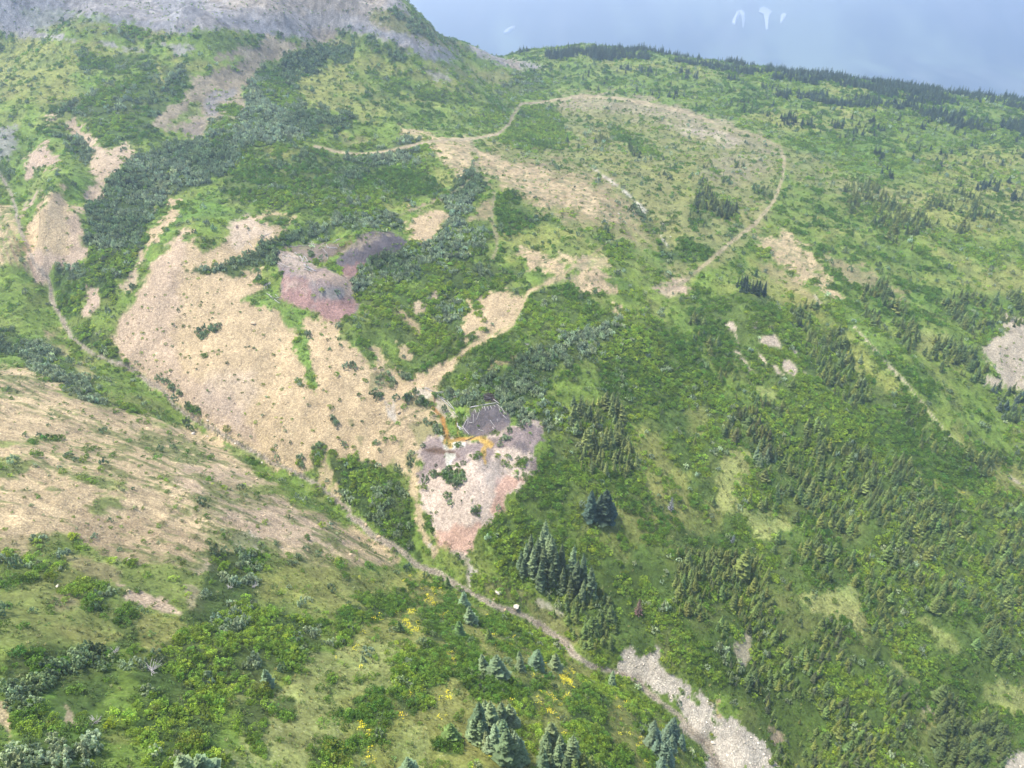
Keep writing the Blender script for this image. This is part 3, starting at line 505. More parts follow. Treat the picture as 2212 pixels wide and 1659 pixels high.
poly('under', 7, [(0,1659),(100,1500),(90,1380),(60,1250),(30,1000),(150,900),(330,880),(500,920),(700,900),(720,1050),(650,1250),(560,1340),(700,1450),(640,1659)], .6, 6, 12, veg=v(.8, .45))
poly('under', 7, [(700,700),(800,640),(880,800),(850,900),(760,890)], .7, 5, 9, veg=v(.9, .1))
poly('under', 7, [(500,480),(600,470),(670,580),(640,680),(540,640)], .7, 5, 9, veg=v(.7, .4))
poly('lush', 7, [(200,1240),(320,1200),(330,1300),(240,1320)], .8, 5, 7, veg=v(0, 0))
poly('lush', 7, [(380,1380),(500,1420),(560,1500),(440,1480)], .6, 5, 7, veg=v(.3, 0))
poly('grass_y', 7, [(600,1440),(800,1420),(860,1520),(640,1530)], .7, 5, 7, veg=v(.2, 0))
poly('grass_y', 7, [(330,760),(480,760),(640,780),(760,820),(640,860),(420,860)], .8, 5, 7, veg=v(.3, .1))
poly('tan', 7, [(0,1180),(40,1230),(70,1340),(95,1500),(40,1530),(20,1400),(0,1380)], .85, 3, 6)
poly('peach', 7, [(410,1260),(450,1300),(460,1380),(430,1370)], .7, 3, 4)
poly('grass_w', 7, [(1940,930),(2212,960),(2212,1659),(1700,1659),(1400,1659),(1390,1500),(1500,1540),(1530,1350),(1700,1200),(1900,1080)], 1, 5, 8, veg=v(.08, 0))
poly('grass_w', 7, [(1460,1170),(1580,1160),(1520,1250),(1440,1230)], .8, 4, 5, veg=v(.1, 0))
poly('under', 7, [(1520,1250),(1600,1150),(1700,1150),(1730,1300),(1690,1450),(1630,1540),(1550,1500)], .8, 4, 6, veg=v(1, 0))
poly('under', 7, [(1730,1230),(1840,1220),(1860,1330),(1800,1400),(1740,1360)], .7, 4, 6, veg=v(.9, .1))
poly('under', 7, [(2070,1060),(2160,1060),(2180,1180),(2100,1200)], .8, 3, 4, veg=v(.9, .1))
poly('under', 7, [(1930,1659),(1960,1540),(2060,1470),(2212,1480),(2212,1659)], .8, 4, 6, veg=v(1, 0))
# --- bottom middle
poly('grass_y', 8, [(0,420),(560,400),(700,560),(900,640),(1150,720),(1400,900),(1650,1080),(1900,1250),(2100,1400),(2200,1500),(2100,1659),(0,1659),(0,1659)], .95, 8, 12, veg=v(.3, 0, fl=.05))
poly('grass_w', 8, [(0,900),(130,860),(380,850),(450,1000),(330,1180),(60,1200),(0,1250)], .9, 6, 8, veg=v(.06, 0))
poly('grass_w', 8, [(400,1360),(560,1360),(600,1500),(560,1659),(350,1659),(380,1500)], .8, 6, 8, veg=v(.08, 0))
poly('grass_w', 8, [(0,430),(130,430),(120,580),(0,620)], .6, 6, 8, veg=v(.08, 0))
SH8 = [[(130,580),(400,540),(480,640),(400,720),(250,745),(150,650)], [(0,660),(150,630),(150,800),(60,870),(0,880)], [(360,1080),(400,980),(560,850),(640,880),(700,960),(750,1060),(640,1160),(420,1250),(340,1180)],
 [(720,900),(850,870),(900,950),(1050,1100),(1200,1100),(1350,1080),(1300,1180),(1100,1200),(1000,1230),(780,1150),(730,1050)], [(870,720),(1000,680),(1130,700),(1280,830),(1430,900),(1440,1000),(1350,1000),(1200,900),(1000,820)],
 [(40,1560),(50,1480),(100,1380),(90,1210),(250,1170),(350,1300),(350,1390),(260,1400),(250,1450),(150,1560)], [(1450,1150),(1700,1080),(1900,1190),(1980,1280),(1950,1450),(1850,1370),(1760,1180),(1700,1300),(1740,1500),(1600,1560),(1480,1400)],
 [(380,1200),(480,1240),(600,1180),(620,1280),(480,1330),(380,1300)], [(480,690),(700,600),(760,740),(680,850),(540,820),(530,740)], [(1180,1240),(1280,1230),(1240,1330),(1150,1320)], [(900,1100),(1200,1150),(1250,1240),(1160,1260),(1080,1230),(960,1220),(860,1240),(820,1160)],
 [(1500,1560),(1700,1500),(1850,1580),(1950,1659),(1500,1659)], [(600,1480),(800,1470),(820,1560),(700,1600),(600,1560)], [(640,1380),(760,1400),(760,1480),(660,1470)]]
for q in SH8: poly('under', 8, q, .85, 5, 7, veg=v(1, .05, fl=0))
for q in ([(320,690),(500,640),(520,740),(480,870),(340,780)], [(600,1150),(750,1140),(740,1270),(620,1250)], [(1380,1050),(1490,1060),(1480,1150),(1400,1120)], [(1250,1170),(1450,1200),(1340,1370),(1280,1280)], [(1740,1180),(1800,1280),(1880,1370),(1800,1350),(1750,1290)], [(690,930),(760,920),(750,1050),(700,1010)], [(890,650),(960,660),(940,700)], [(60,1330),(260,1380),(240,1480),(100,1490)], [(210,1600),(330,1600),(320,1659),(200,1659)], [(430,1160),(480,1180),(450,1250)], [(370,1260),(430,1300),(410,1350)], [(560,1300),(600,1310),(580,1370)], [(390,1440),(450,1450),(440,1500)], [(1880,1420),(1960,1540),(1900,1500)], [(600,560),(680,640),(650,770),(560,640)], [(0,1500),(40,1580),(0,1659)]):
    poly('grass_y', 8, q, .8, 4, 5, veg=v(.12, 0, fl=.9))
poly(None, 7, [(2040,1550),(2120,1470),(2212,1560),(2200,1659),(2080,1640)], 1, 4, 4, veg=dict(fl=.5))
# --- lower mine: fan, dumps, seeps
poly('tan', 5, [(0,750),(100,700),(200,720),(350,850),(520,900),(620,960),(660,1100),(640,1180),(560,1230),(500,1300),(470,1400),(430,1420),(300,1330),(250,1300),(100,1310),(0,1280)], .9, 4, 10, veg=v(.12, .12))
for q in ([(440,920),(600,930),(600,1000),(420,1000)], [(360,700),(480,740),(480,830),(400,830),(360,780)], [(430,1100),(600,1060),(640,1150),(580,1230),(520,1250),(480,1160)], [(430,1290),(530,1270),(520,1380),(490,1420),(440,1380)], [(200,780),(330,790),(380,850),(200,880)], [(640,820),(740,840),(700,870),(640,860)], [(120,1180),(160,1180),(150,1230)], [(60,1070),(100,1070),(90,1130)], [(380,1200),(420,1200),(400,1260)], [(340,1370),(400,1370),(400,1430)]):
    poly('under', 5, q, .5, 2, 3, veg=v(.6, .8), n2=4)
poly('tan', 5, [(460,1500),(500,1300),(540,1290),(510,1400),(520,1659),(480,1659)], .9, 2, 3)
poly('tan', 8, [(480,0),(540,0),(560,180),(640,300),(600,340),(540,220),(490,120)], .9, 2, 4)
poly('wrock', 8, [(560,230),(600,230),(600,310),(570,300)], .8, 2, 3)
poly('grass_g', 5, [(540,1659),(560,1400),(640,1380),(760,1400),(800,1480),(760,1520),(600,1500),(580,1659)], .6, 3, 4, veg=v(.4, .6))
poly('ppink', 0, [(905,985),(920,1010),(905,1060),(912,1100),(935,1150),(965,1175),(1005,1215),(1020,1200),(1022,1180),(1032,1130),(1060,1120),(1080,1100),(1090,1075),(1128,1050),(1135,1028),(1160,1010),(1165,940),(1175,935),(1160,915),(1130,910),(1090,930),(1000,950),(930,945),(912,960)], 1, 2.5, 4, surf=D4)
poly('salmon', 5, [(1040,1420),(1180,1440),(1080,1540),(1050,1600),(1060,1659),(960,1659),(1010,1530)], .8, 4, 6)
poly('salmon', 8, [(590,130),(700,170),(880,120),(860,300),(820,330),(740,290),(640,230)], .75, 5, 7)
poly('grey', 5, [(880,1330),(1030,1340),(1080,1400),(980,1500),(960,1420)], .5, 4, 6)
poly('purple', 5, [(540,1230),(620,1190),(690,1180),(760,1230),(900,1190),(1000,1170),(1090,1150),(1200,1080),(1310,1150),(1280,1250),(1270,1400),(1200,1400),(1230,1310),(1100,1240),(1000,1260),(940,1340),(850,1330),(780,1380),(640,1380),(540,1500),(520,1420),(550,1300)], .9, 3, 4)
poly('slate', 5, [(1120,1180),(1180,1200),(1260,1290),(1180,1300),(1110,1250)], .6, 4, 4)
poly('slate', 'B', [(1040,590),(1150,560),(1380,525),(1460,590),(1530,640),(1560,720),(1580,760),(1400,880),(1270,910),(1150,950),(1050,930),(960,900),(930,800),(1000,700)], 1, 2, 2, surf=D3, n2=2)
poly('purple', 'B', [(1100,860),(1400,780),(1580,760),(1400,900),(1150,950),(960,900),(940,820)], .6, 3, 3)
poly('dark', 'B', [(1170,450),(1240,380),(1310,370),(1400,490),(1340,510),(1230,500)], 1, 1.5, 1, n2=1)
poly('brown', 'B', [(450,1100),(620,1070),(730,1100),(850,1120),(950,1210),(900,1210),(840,1160),(700,1160),(560,1150)], .9, 2, 2, n2=2)
poly('ppink', 'B', [(620,480),(700,450),(840,620),(900,700),(850,700),(700,650),(600,600)], .7, 2, 3)
poly('white', 'B', [(660,890),(700,940),(720,1020),(740,980),(840,960),(990,1020),(980,1070),(880,1070),(850,1100),(720,1100),(700,1010),(665,950)], 1, 1.5, 1.5, n2=2)
poly('white', 'B', [(730,1150),(860,1150),(870,1190),(830,1230),(810,1290),(740,1330)], 1, 1.5, 1.5, n2=2)
poly('lush', 'B', [(860,1060),(890,1040),(905,1080),(880,1100)], 1, 1, 1, veg=v(1, 0), n2=1)
line('brown', 'B', [(605,440),(600,500),(570,560)], 2.5, f=1, nz=1, n2=1)
line('orange', 'B', [(575,570),(620,620),(650,660),(695,700)], 6.8999999999999995, f=1.2, nz=.8, n2=.8)
line('orange', 'B', [(695,700),(715,800),(740,880),(755,950),(760,1000)], 10.35, f=1.2, nz=.8, n2=.8)
line('ochre', 'B', [(740,1000),(780,1020),(800,1060)], 12, f=1.5, nz=1, n2=2)
line('ochre', 'B', [(800,990),(900,980),(1050,960),(1230,960)], 8.049999999999999, f=1.2, nz=.8, n2=.8)
line('orange', 'B', [(870,960),(980,970)], 9, a=.7, f=2, nz=.8, n2=.8)
line('ochre', 'B', [(1180,970),(1240,1000),(1300,1040)], 14.95, f=1.2, nz=.8, n2=.8)
line('ochre', 'B', [(1250,1040),(1200,1090),(1200,1160),(1240,1270)], 5, f=1, nz=.8, n2=.8)
line('ochre', 'B', [(1270,1040),(1235,1100),(1235,1180)], 4, f=1, nz=.8, n2=.8)
line('orange', 'B', [(860,700),(880,830),(885,910)], 2.5, a=.8, f=1, nz=1, n2=1)
line('olive', 'B', [(-100,950),(30,830),(120,750),(330,640),(560,570)], 4, a=.8, f=1.5, nz=1, n2=1, veg=v(.2, .4))
poly('lush', 'B', [(830,540),(1000,560),(1010,680),(920,690),(860,600)], .9, 2, 3, veg=v(.4, .1))
poly('grass_g', 'B', [(800,340),(1200,380),(1180,560),(1020,570),(820,530),(720,440)], .9, 2, 3, veg=v(.6, .6))
poly('wrock', 'B', [(0,590),(80,680),(120,750),(70,760),(0,660)], .8, 2, 3)
poly('wrock', 'B', [(280,210),(350,290),(500,390),(500,430),(400,380),(310,280)], .6, 2, 3)
line('wrock', 5, [(350,950),(360,1000),(300,960),(330,1060),(370,1090)], 3, a=.7, nz=2)
for q in ([(1020,1190),(1100,1150),(1190,1180),(1120,1240)], [(1340,1180),(1390,1190),(1370,1230)], [(1440,1200),(1600,1180),(1780,1230),(1740,1330),(1680,1400),(1560,1400),(1440,1320)], [(1410,870),(1500,830),(1560,870),(1520,930)], [(1400,980),(1460,960),(1480,1020),(1420,1050)], [(1520,950),(1580,930),(1600,990),(1540,1000)], [(1620,760),(1780,720),(1740,830),(1640,870)], [(930,1290),(1000,1240),(1010,1310),(950,1340)], [(540,1400),(900,1300),(980,1500),(950,1600),(800,1560),(700,1480),(560,1480)], [(450,1500),(560,1460),(520,1659),(440,1659)]):
    poly(None, 'B', q, 1, 1.5, 1, veg=v(.65, .65), n2=1.5)
poly(None, 'D', [(470,810),(560,790),(580,860),(520,920)], 1, 1.5, 1, veg=v(.3, .8), n2=1)
poly(None, 'D', [(800,930),(860,900),(880,1000),(830,1040)], 1, 1.5, 1, veg=v(.3, .8), n2=1)
poly('creek', 8, [(720,290),(860,310),(850,420),(840,540),(810,500),(800,380)], .8, 2, 3)
poly('wrock', 8, [(800,310),(850,320),(850,380),(900,420),(940,460),(860,420),(840,530),(820,480),(820,380)], .9, 1.5, 2)
poly('grass_g', 8, [(650,300),(780,340),(830,500),(700,440)], .9, 3, 4, veg=v(.3, 0))
poly('grass_o', 8, [(860,430),(1130,500),(1250,600),(1420,700),(1550,850),(1430,830),(1250,720),(1130,600),(950,560)], .8, 5, 7, veg=v(.35, .15))
poly('wrock', 8, [(1200,590),(1300,600),(1420,680),(1440,700),(1300,640)], .6, 3, 4)
for k in range(9):
    x0 = -20+k*9; line('grass_g' if k % 2 else 'brown', 0, [(x0-20,400+k*14),(x0-4,450+k*10),(x0+6+k,500+k*9),(x0+26,560+k*5)], 3.5, .55, 2, 3, None, 0, 3)
line('tan', 5, [(520,840),(640,790),(740,690),(850,600),(1000,545),(1100,480),(1175,330),(1210,260),(1400,180),(1500,100)], 7, .9, 2, 2, v(0, 0), T, 2)
line('tanb', 5, [(1500,100),(1600,40),(1700,-40),(1850,-120)], 4, .6, 2, 2, v(0, 0), 0, 2)
line('tanb', 5, [(640,480),(560,380),(400,400)], 3, .5, 2, 2, v(.1, .05), 0, 2)
line(None, 5, [(520,840),(640,790),(740,690),(850,600),(1000,545),(1100,480),(1175,330),(1210,260),(1400,180)], 14, 1, 2, 1, v(0, 0), 0, 1)
# --- creek bed
veg0 = v(.02, .02)
for c, w in ((CREEK[0], 7), (CREEK[1], 8), (CREEK[2], 13), (CREEK[3], 24)):
    line('creek', 0, c, w, .95, 1.5, 2, veg0, C_, 2.5)
    line('brown', 0, c, w*.22, .4, 1.5, 2, veg0, 0, 2)
# --- tracks and paths
T = 8
TR = [[(1170,222),(1125,224),(1108,250),(1098,270),(1075,290)], [(1075,290),(1020,300),(960,302),(900,312),(860,322)], [(860,322),(820,329),(770,333),(730,328),(680,316)],
      [(1170,222),(1250,208),(1350,214),(1470,240),(1560,272),(1640,297),(1685,318),(1694,345),(1690,385),(1672,435),(1630,485),(1580,522),(1542,556),(1500,590)]]
for i, q in enumerate(TR): line('track' if i != 0 else 'trackg', 0, q, 7 if i == 3 else 6, .95, 1.5, 1, v(0, 0), T, 1.2)
line('grass_o', 0, TR[3], 1.6, .5, 1, 0, None, 0, .5)
line('trackg', 0, [(1500,590),(1470,615),(1440,630)], 6, .6, 2, 2, v(.05, .05), T)
line('trackg', 2, [(840,890),(890,990),(880,1080),(790,1180),(650,1265),(500,1310),(400,1360)], 5, .75, 2, 2, v(.05, .05), T)
line('trackg', 2, [(880,1080),(950,1150),(990,1220),(975,1390),(1000,1480),(1010,1560),(980,1640)], 7, .7, 2, 2, v(.05, .05), T)
line('grass_o', 0, [(1560,275),(1640,300),(1720,330),(1850,350)], 12, .5, 4, 3, v(.1, .05))
line('pale', 0, [(1845,706),(1880,745),(1920,790),(1960,830),(2000,882),(2040,930),(2075,962)], 4, .85, 1.5, 1, v(0, 0), T, 1.5)
line('pale', 0, [(2180,1030),(2212,1050)], 4, .8)
line('wrock', 2, [(1550,1040),(1640,1080),(1720,1140),(1800,1200)], 3, .7, 1.5, 3, v(0, .05), 0, 3)
line('white', 2, [(1800,1200),(1860,1250),(1940,1330)], 5, .7, 1.5, 2, v(0, .05), 0, 3)
line('white', 2, [(2040,1480),(2060,1520),(2090,1555)], 4, .8, 1.5, 2, v(0, .05))
line('pale', 6, [(890,290),(930,340)], 5, .8)
poly('dark', 1, [(1490,1425),(1510,1430),(1505,1448),(1492,1445)], 1, .8, 0, n2=0)  # shade of the adit mouth put into the ground colour, no opening modelled

# streaks of turf and rubble running down the near slope
sa = hit(tp(0, [(100,900),(600,1080)]), False); dv = sa[1, :2]-sa[0, :2]; dv /= np.linalg.norm(dv)
al = x*dv[0]+y*dv[1]; ac = -x*dv[1]+y*dv[0]
ac2 = ac + (fbm(al/26, ac/26, 77, 3)-.5)*15
stn = .35*fbm(al/13.0, ac2/2.4, 81, 4, .6)+.35*fbm(al/4.5, ac2/1.1, 83, 3, .6)+.3*fbm(x/6, y/6, 84, 4, .6)
m = CH['str'] > .05
gr = np.clip((stn-.53+(fbm(x/30, y/30, 85, 3)-.5)*.35)*15+.25, 0, 1)*CH['str']
z = z+((stn-.5)*1.6*CH['str'])
COL *= (1+CH['str']*(fbm(al/12, ac2/1.8, 87, 3)-.5)*.75)[:, None].astype(np.float32)
gcol = lin((122,134,76))
COL += (gcol-COL)*(gr*.85)[:, None].astype(np.float32)
CH['stone'] *= (1-.6*gr).astype(np.float32)
# downhill streaks on the big tan face
sb = hit(tp(0, [(560,640),(620,960)]), False); dv = sb[1, :2]-sb[0, :2]; dv /= np.linalg.norm(dv)
al = x*dv[0]+y*dv[1]; ac = -x*dv[1]+y*dv[0]
st2 = .6*fbm(al/26.0, ac/3.0, 91, 4, .6)+.4*fbm(al/8.0, ac/1.2, 92, 3, .6)
face = (CH['stone'] > .8) & (PX > 230) & (PX < 960) & (PY > 440) & (PY < 1060)
z = z+np.where(face, (fbm(al/40.0, ac/4.5, 93, 4, .55)-.5)*4.5+(st2-.5)*1.6, 0)
COL *= np.where(face, .55+.9*st2, 1)[:, None].astype(np.float32)
tf = np.clip((fbm(al/3.0, ac/1.2, 95, 3, .6)-.62)*14, 0, 1)*np.where(face & (PX > 430), 1, .3)*np.where(CH['stone'] > .8, 1, 0)*np.where((PY > 400) & (PX < 1000), 1, 0)
COL += (lin((110,118,72))-COL)*(tf*.7)[:, None].astype(np.float32)
# broken turf in the plains of bare ground on the plateau
pl = (CH['stone'] > .35) & (PX > 960) & (PY > 300) & (PY < 620)
tf = np.clip((fbm(x/2.6, y/1.9, 98, 3, .6)-.5)*9, 0, 1)*pl
COL += (lin((132,138,92))-COL)*(tf*.6)[:, None].astype(np.float32)
# meadow tone wanders between yellow green, green and dull brown green
gm = np.clip(1-CH['stone']*1.6, 0, 1)
w1 = fbm(x/14, y/14, 101, 4)-.5; w2 = fbm(x/5, y/5, 111, 4)-.5
COL += gm[:, None]*(np.clip(w1*2.4, 0, 1)[:, None]*(lin((150,146,90))-COL)*.6 + np.clip(-w1*2.6, 0, 1)[:, None]*(lin((92,122,58))-COL)*.65).astype(np.float32)
COL *= (1+gm*w2*.9)[:, None].astype(np.float32)
COL *= (1+(1-gm)*(fbm(x/7, y/7, 121, 4)-.5)*.5)[:, None].astype(np.float32)
for q in TR[:4]: line(None, 0, q, 11, 1, 2, 1, v(0, 0), 0, 1)
line(None, 0, [(1845,706),(1920,790),(2000,882),(2075,962)], 13, 1, 2, 0, v(0, 0), 0, 0)
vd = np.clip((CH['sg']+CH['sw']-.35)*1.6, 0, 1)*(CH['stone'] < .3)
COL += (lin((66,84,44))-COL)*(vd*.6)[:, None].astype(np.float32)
fr = np.clip((PD-260)/300, .25, 1)
COL *= (1+(CH['stone'] > .3)*fr*((fbm(x/2.2, y/3.2, 131, 4, .7)-.5)*1.5))[:, None].astype(np.float32).clip(.45, 1.7)
COL *= (1+(CH['stone'] > .8)*(PY < 140)*((fbm(x/30, y/9, 135, 4, .6)-.5)*.55))[:, None].astype(np.float32).clip(.5, 1.6)
COL = np.clip(COL, .01, 1)*KALB

# ------------------------------------------------------------------ materials
def mat(name):
    m_ = bpy.data.materials.new(name); m_.use_nodes = True; t = m_.node_tree; t.nodes.clear()
    return m_, t
def node(t, typ, **k):
    n_ = t.nodes.new(typ)
    for a, b in k.items(): setattr(n_, a, b)
    return n_
def ground_mat():
    m_, t = mat('hillside_ground'); L = t.links.new
    at = node(t, 'ShaderNodeAttribute', attribute_name='Col'); st = node(t, 'ShaderNodeAttribute', attribute_name='stone'); mo = node(t, 'ShaderNodeAttribute', attribute_name='mott')
    geo = node(t, 'ShaderNodeNewGeometry')
    def noise(sc, det=5, ro=.65):
        n_ = node(t, 'ShaderNodeTexNoise'); n_.inputs['Scale'].default_value = sc; n_.inputs['Detail'].default_value = det; n_.inputs['Roughness'].default_value = ro
        L(geo.outputs['Position'], n_.inputs['Vector']); return n_
    def mr(src, a, b, c, d):
        n_ = node(t, 'ShaderNodeMapRange'); L(src, n_.inputs[0])
        for i, q in enumerate((a, b, c, d)): n_.inputs[i+1].default_value = q
        return n_.outputs[0]
    def math_(op, a, b):
        n_ = node(t, 'ShaderNodeMath', operation=op)
        for i, q in enumerate((a, b)):
            if isinstance(q, (int, float)): n_.inputs[i].default_value = q
            else: L(q, n_.inputs[i])
        return n_.outputs[0]
    def mix(fac, a, b, blend='MIX'):
        n_ = node(t, 'ShaderNodeMix', data_type='RGBA', blend_type=blend)
        for s_, q in ((n_.inputs[0], fac), (n_.inputs[6], a), (n_.inputs[7], b)):
            if isinstance(q, (int, float)): s_.default_value = q
            elif isinstance(q, tuple): s_.default_value = q
            else: L(q, s_)
        return n_.outputs[2]
    fine = noise(.9, 6, .75); mid = noise(.22, 5, .6)
    f1 = mr(fine.outputs[0], .3, .7, .45, 1.55)
    f2 = mr(mid.outputs[0], .3, .7, .85, 1.15)
    k = math_('MULTIPLY', f1, f2)
    sc = node(t, 'ShaderNodeVectorMath', operation='SCALE'); L(at.outputs['Color'], sc.inputs[0]); L(k, sc.inputs['Scale'])
    # loose stones: bright and dark faces
    vo = node(t, 'ShaderNodeTexVoronoi'); vo.inputs['Scale'].default_value = 2.3; L(geo.outputs['Position'], vo.inputs['Vector'])
    vo2 = node(t, 'ShaderNodeTexVoronoi'); vo2.inputs['Scale'].default_value = 1.05; L(geo.outputs['Position'], vo2.inputs['Vector'])
    sep = node(t, 'ShaderNodeSeparateColor'); L(vo.outputs['Color'], sep.inputs[0])
    sep2 = node(t, 'ShaderNodeSeparateColor'); L(vo2.outputs['Color'], sep2.inputs[0])
    sv = math_('MULTIPLY', mr(sep.outputs[0], 0, 1, .72, 1.3), mr(sep2.outputs[0], 0, 1, .9, 1.12))
    sv = math_('MULTIPLY', sv, mr(vo.outputs['Distance'], 0, .75, 1.08, .62))
    cs_ = node(t, 'ShaderNodeVectorMath', operation='SCALE'); L(at.outputs['Color'], cs_.inputs[0]); L(math_('MULTIPLY', sv, mr(fine.outputs[0], .3, .7, .8, 1.2)), cs_.inputs['Scale'])
    c = mix(st.outputs['Fac'], sc.outputs[0], cs_.outputs[0])
    # pale seed heads and flowers in the meadow
    v3 = node(t, 'ShaderNodeTexVoronoi'); v3.inputs['Scale'].default_value = 1.7; L(geo.outputs['Position'], v3.inputs['Vector'])
    sp3 = node(t, 'ShaderNodeSeparateColor'); L(v3.outputs['Color'], sp3.inputs[0])
    dot = math_('MULTIPLY', math_('GREATER_THAN', sp3.outputs[1], .55), mr(v3.outputs['Distance'], .12, .42, 1, 0))
    dot = math_('MULTIPLY', math_('MULTIPLY', dot, mr(mid.outputs[0], .38, .62, 0, 1)), math_('MULTIPLY', mo.outputs['Fac'], .55))
    c = mix(dot, c, (.47, .46, .27, 1))
    bs = node(t, 'ShaderNodeBsdfPrincipled'); L(c, bs.inputs['Base Color']); bs.inputs['Roughness'].default_value = .95; bs.inputs['Specular IOR Level'].default_value = .15
    hgt = math_('ADD', math_('MULTIPLY', fine.outputs[0], .55), math_('MULTIPLY', math_('MULTIPLY', vo.outputs['Distance'], st.outputs['Fac']), -.3))
    bp = node(t, 'ShaderNodeBump'); bp.inputs['Strength'].default_value = .9; bp.inputs['Distance'].default_value = .55; L(hgt, bp.inputs['Height']); L(bp.outputs[0], bs.inputs['Normal'])
    o = node(t, 'ShaderNodeOutputMaterial'); L(bs.outputs[0], o.inputs[0])
    return m_
GM = ground_mat()
def leaf_mat(name, transl=.3, var=.5, rough=.7):
    m_, t = mat(name); L = t.links.new
    at = node(t, 'ShaderNodeAttribute', attribute_name='tint', attribute_type='INSTANCER'); fa = node(t, 'ShaderNodeAttribute', attribute_name='shade')
    geo = node(t, 'ShaderNodeNewGeometry')
    n_ = node(t, 'ShaderNodeTexNoise'); n_.inputs['Scale'].default_value = 1.3; L(geo.outputs['Position'], n_.inputs['Vector'])
    mrn = node(t, 'ShaderNodeMapRange'); L(n_.outputs[0], mrn.inputs[0]); mrn.inputs[1].default_value = .3; mrn.inputs[2].default_value = .7; mrn.inputs[3].default_value = .85; mrn.inputs[4].default_value = 1.15
    mm_ = node(t, 'ShaderNodeMath', operation='MULTIPLY'); L(fa.outputs['Fac'], mm_.inputs[0]); L(mrn.outputs[0], mm_.inputs[1])
    sc = node(t, 'ShaderNodeVectorMath', operation='SCALE'); L(at.outputs['Color'], sc.inputs[0]); L(mm_.outputs[0], sc.inputs['Scale'])
    d = node(t, 'ShaderNodeBsdfPrincipled'); L(sc.outputs[0], d.inputs['Base Color']); d.inputs['Roughness'].default_value = rough; d.inputs['Specular IOR Level'].default_value = .25
    tr = node(t, 'ShaderNodeBsdfTranslucent'); L(sc.outputs[0], tr.inputs['Color'])
    mx = node(t, 'ShaderNodeMixShader'); mx.inputs[0].default_value = transl; L(d.outputs[0], mx.inputs[1]); L(tr.outputs[0], mx.inputs[2])
    o = node(t, 'ShaderNodeOutputMaterial'); L(mx.outputs[0], o.inputs[0])
    return m_
LM = leaf_mat('shrub_leaves', .3); NM = leaf_mat('spruce_needles', .15, rough=.8); SM = leaf_mat('loose_rock', 0, rough=.9)
def wood_mat(name, c1, c2, sc=6):
    m_, t = mat(name); L = t.links.new
    tc = node(t, 'ShaderNodeTexCoord'); mp = node(t, 'ShaderNodeMapping'); mp.inputs['Scale'].default_value = (sc, sc, sc*.12); L(tc.outputs['Object'], mp.inputs[0])
    n_ = node(t, 'ShaderNodeTexNoise'); n_.inputs['Scale'].default_value = 1.5; n_.inputs['Detail'].default_value = 6; L(mp.outputs[0], n_.inputs['Vector'])
    r = node(t, 'ShaderNodeValToRGB'); r.color_ramp.elements[0].position = .35; r.color_ramp.elements[0].color = (*c1, 1); r.color_ramp.elements[1].position = .65; r.color_ramp.elements[1].color = (*c2, 1)
    L(n_.outputs[0], r.inputs[0])
    b = node(t, 'ShaderNodeBsdfPrincipled'); L(r.outputs[0], b.inputs['Base Color']); b.inputs['Roughness'].default_value = .85
    bp = node(t, 'ShaderNodeBump'); bp.inputs['Strength'].default_value = .5; bp.inputs['Distance'].default_value = .05; L(n_.outputs[0], bp.inputs['Height']); L(bp.outputs[0], b.inputs['Normal'])
    o = node(t, 'ShaderNodeOutputMaterial'); L(b.outputs[0], o.inputs[0]); return m_
LOGM = wood_mat('bleached_wood', (.22, .205, .19), (.50, .48, .45)); DARKW = wood_mat('dark_wood', (.035, .03, .03), (.10, .085, .08)); BARK = wood_mat('bark', (.08, .06, .05), (.19, .15, .12), 3)

# ------------------------------------------------------------------ terrain meshes, split by what the ground is
C = S.collection
def mesh_np(name, V3, F, mats, attrs=None, smooth=True):
    me = bpy.data.meshes.new(name); nf, k = F.shape
    me.vertices.add(len(V3)); me.vertices.foreach_set('co', np.ascontiguousarray(V3, np.float32).ravel())
    me.loops.add(nf*k); me.loops.foreach_set('vertex_index', np.ascontiguousarray(F, np.int32).ravel())
    me.polygons.add(nf); me.polygons.foreach_set('loop_start', np.arange(0, nf*k, k, dtype=np.int32))
    try: me.polygons.foreach_set('loop_total', np.full(nf, k, np.int32))
    except Exception: pass
    me.update(calc_edges=True)
    for a, (typ, arr) in (attrs or {}).items():
        at = me.attributes.new(a, typ, 'POINT')
        at.data.foreach_set('color' if typ == 'FLOAT_COLOR' else ('vector' if typ == 'FLOAT_VECTOR' else 'value'), np.ascontiguousarray(arr, np.float32 if typ != 'INT' else np.int32).ravel())
    for m_ in mats: me.materials.append(m_)
    me.polygons.foreach_set('use_smooth', np.full(nf, smooth)); me.update()
    return me
def put(name, me, label=None, cat=None, group=None, kind=None, parent=None):
    o = bpy.data.objects.new(name, me); C.objects.link(o)
    if label: o['label'] = label
    if cat: o['category'] = cat
    if group: o['group'] = group
    if kind: o['kind'] = kind
    if parent: o.parent = parent
    return o
idx = np.arange(V).reshape(NY, NX)
F = np.stack([idx[:-1, :-1], idx[:-1, 1:], idx[1:, 1:], idx[1:, :-1]], -1).reshape(-1, 4)
fs = SURF[F[:, 0]]
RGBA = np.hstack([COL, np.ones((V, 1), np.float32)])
P3 = np.stack([x, y, z], -1); ZZ = z.reshape(NY, NX)
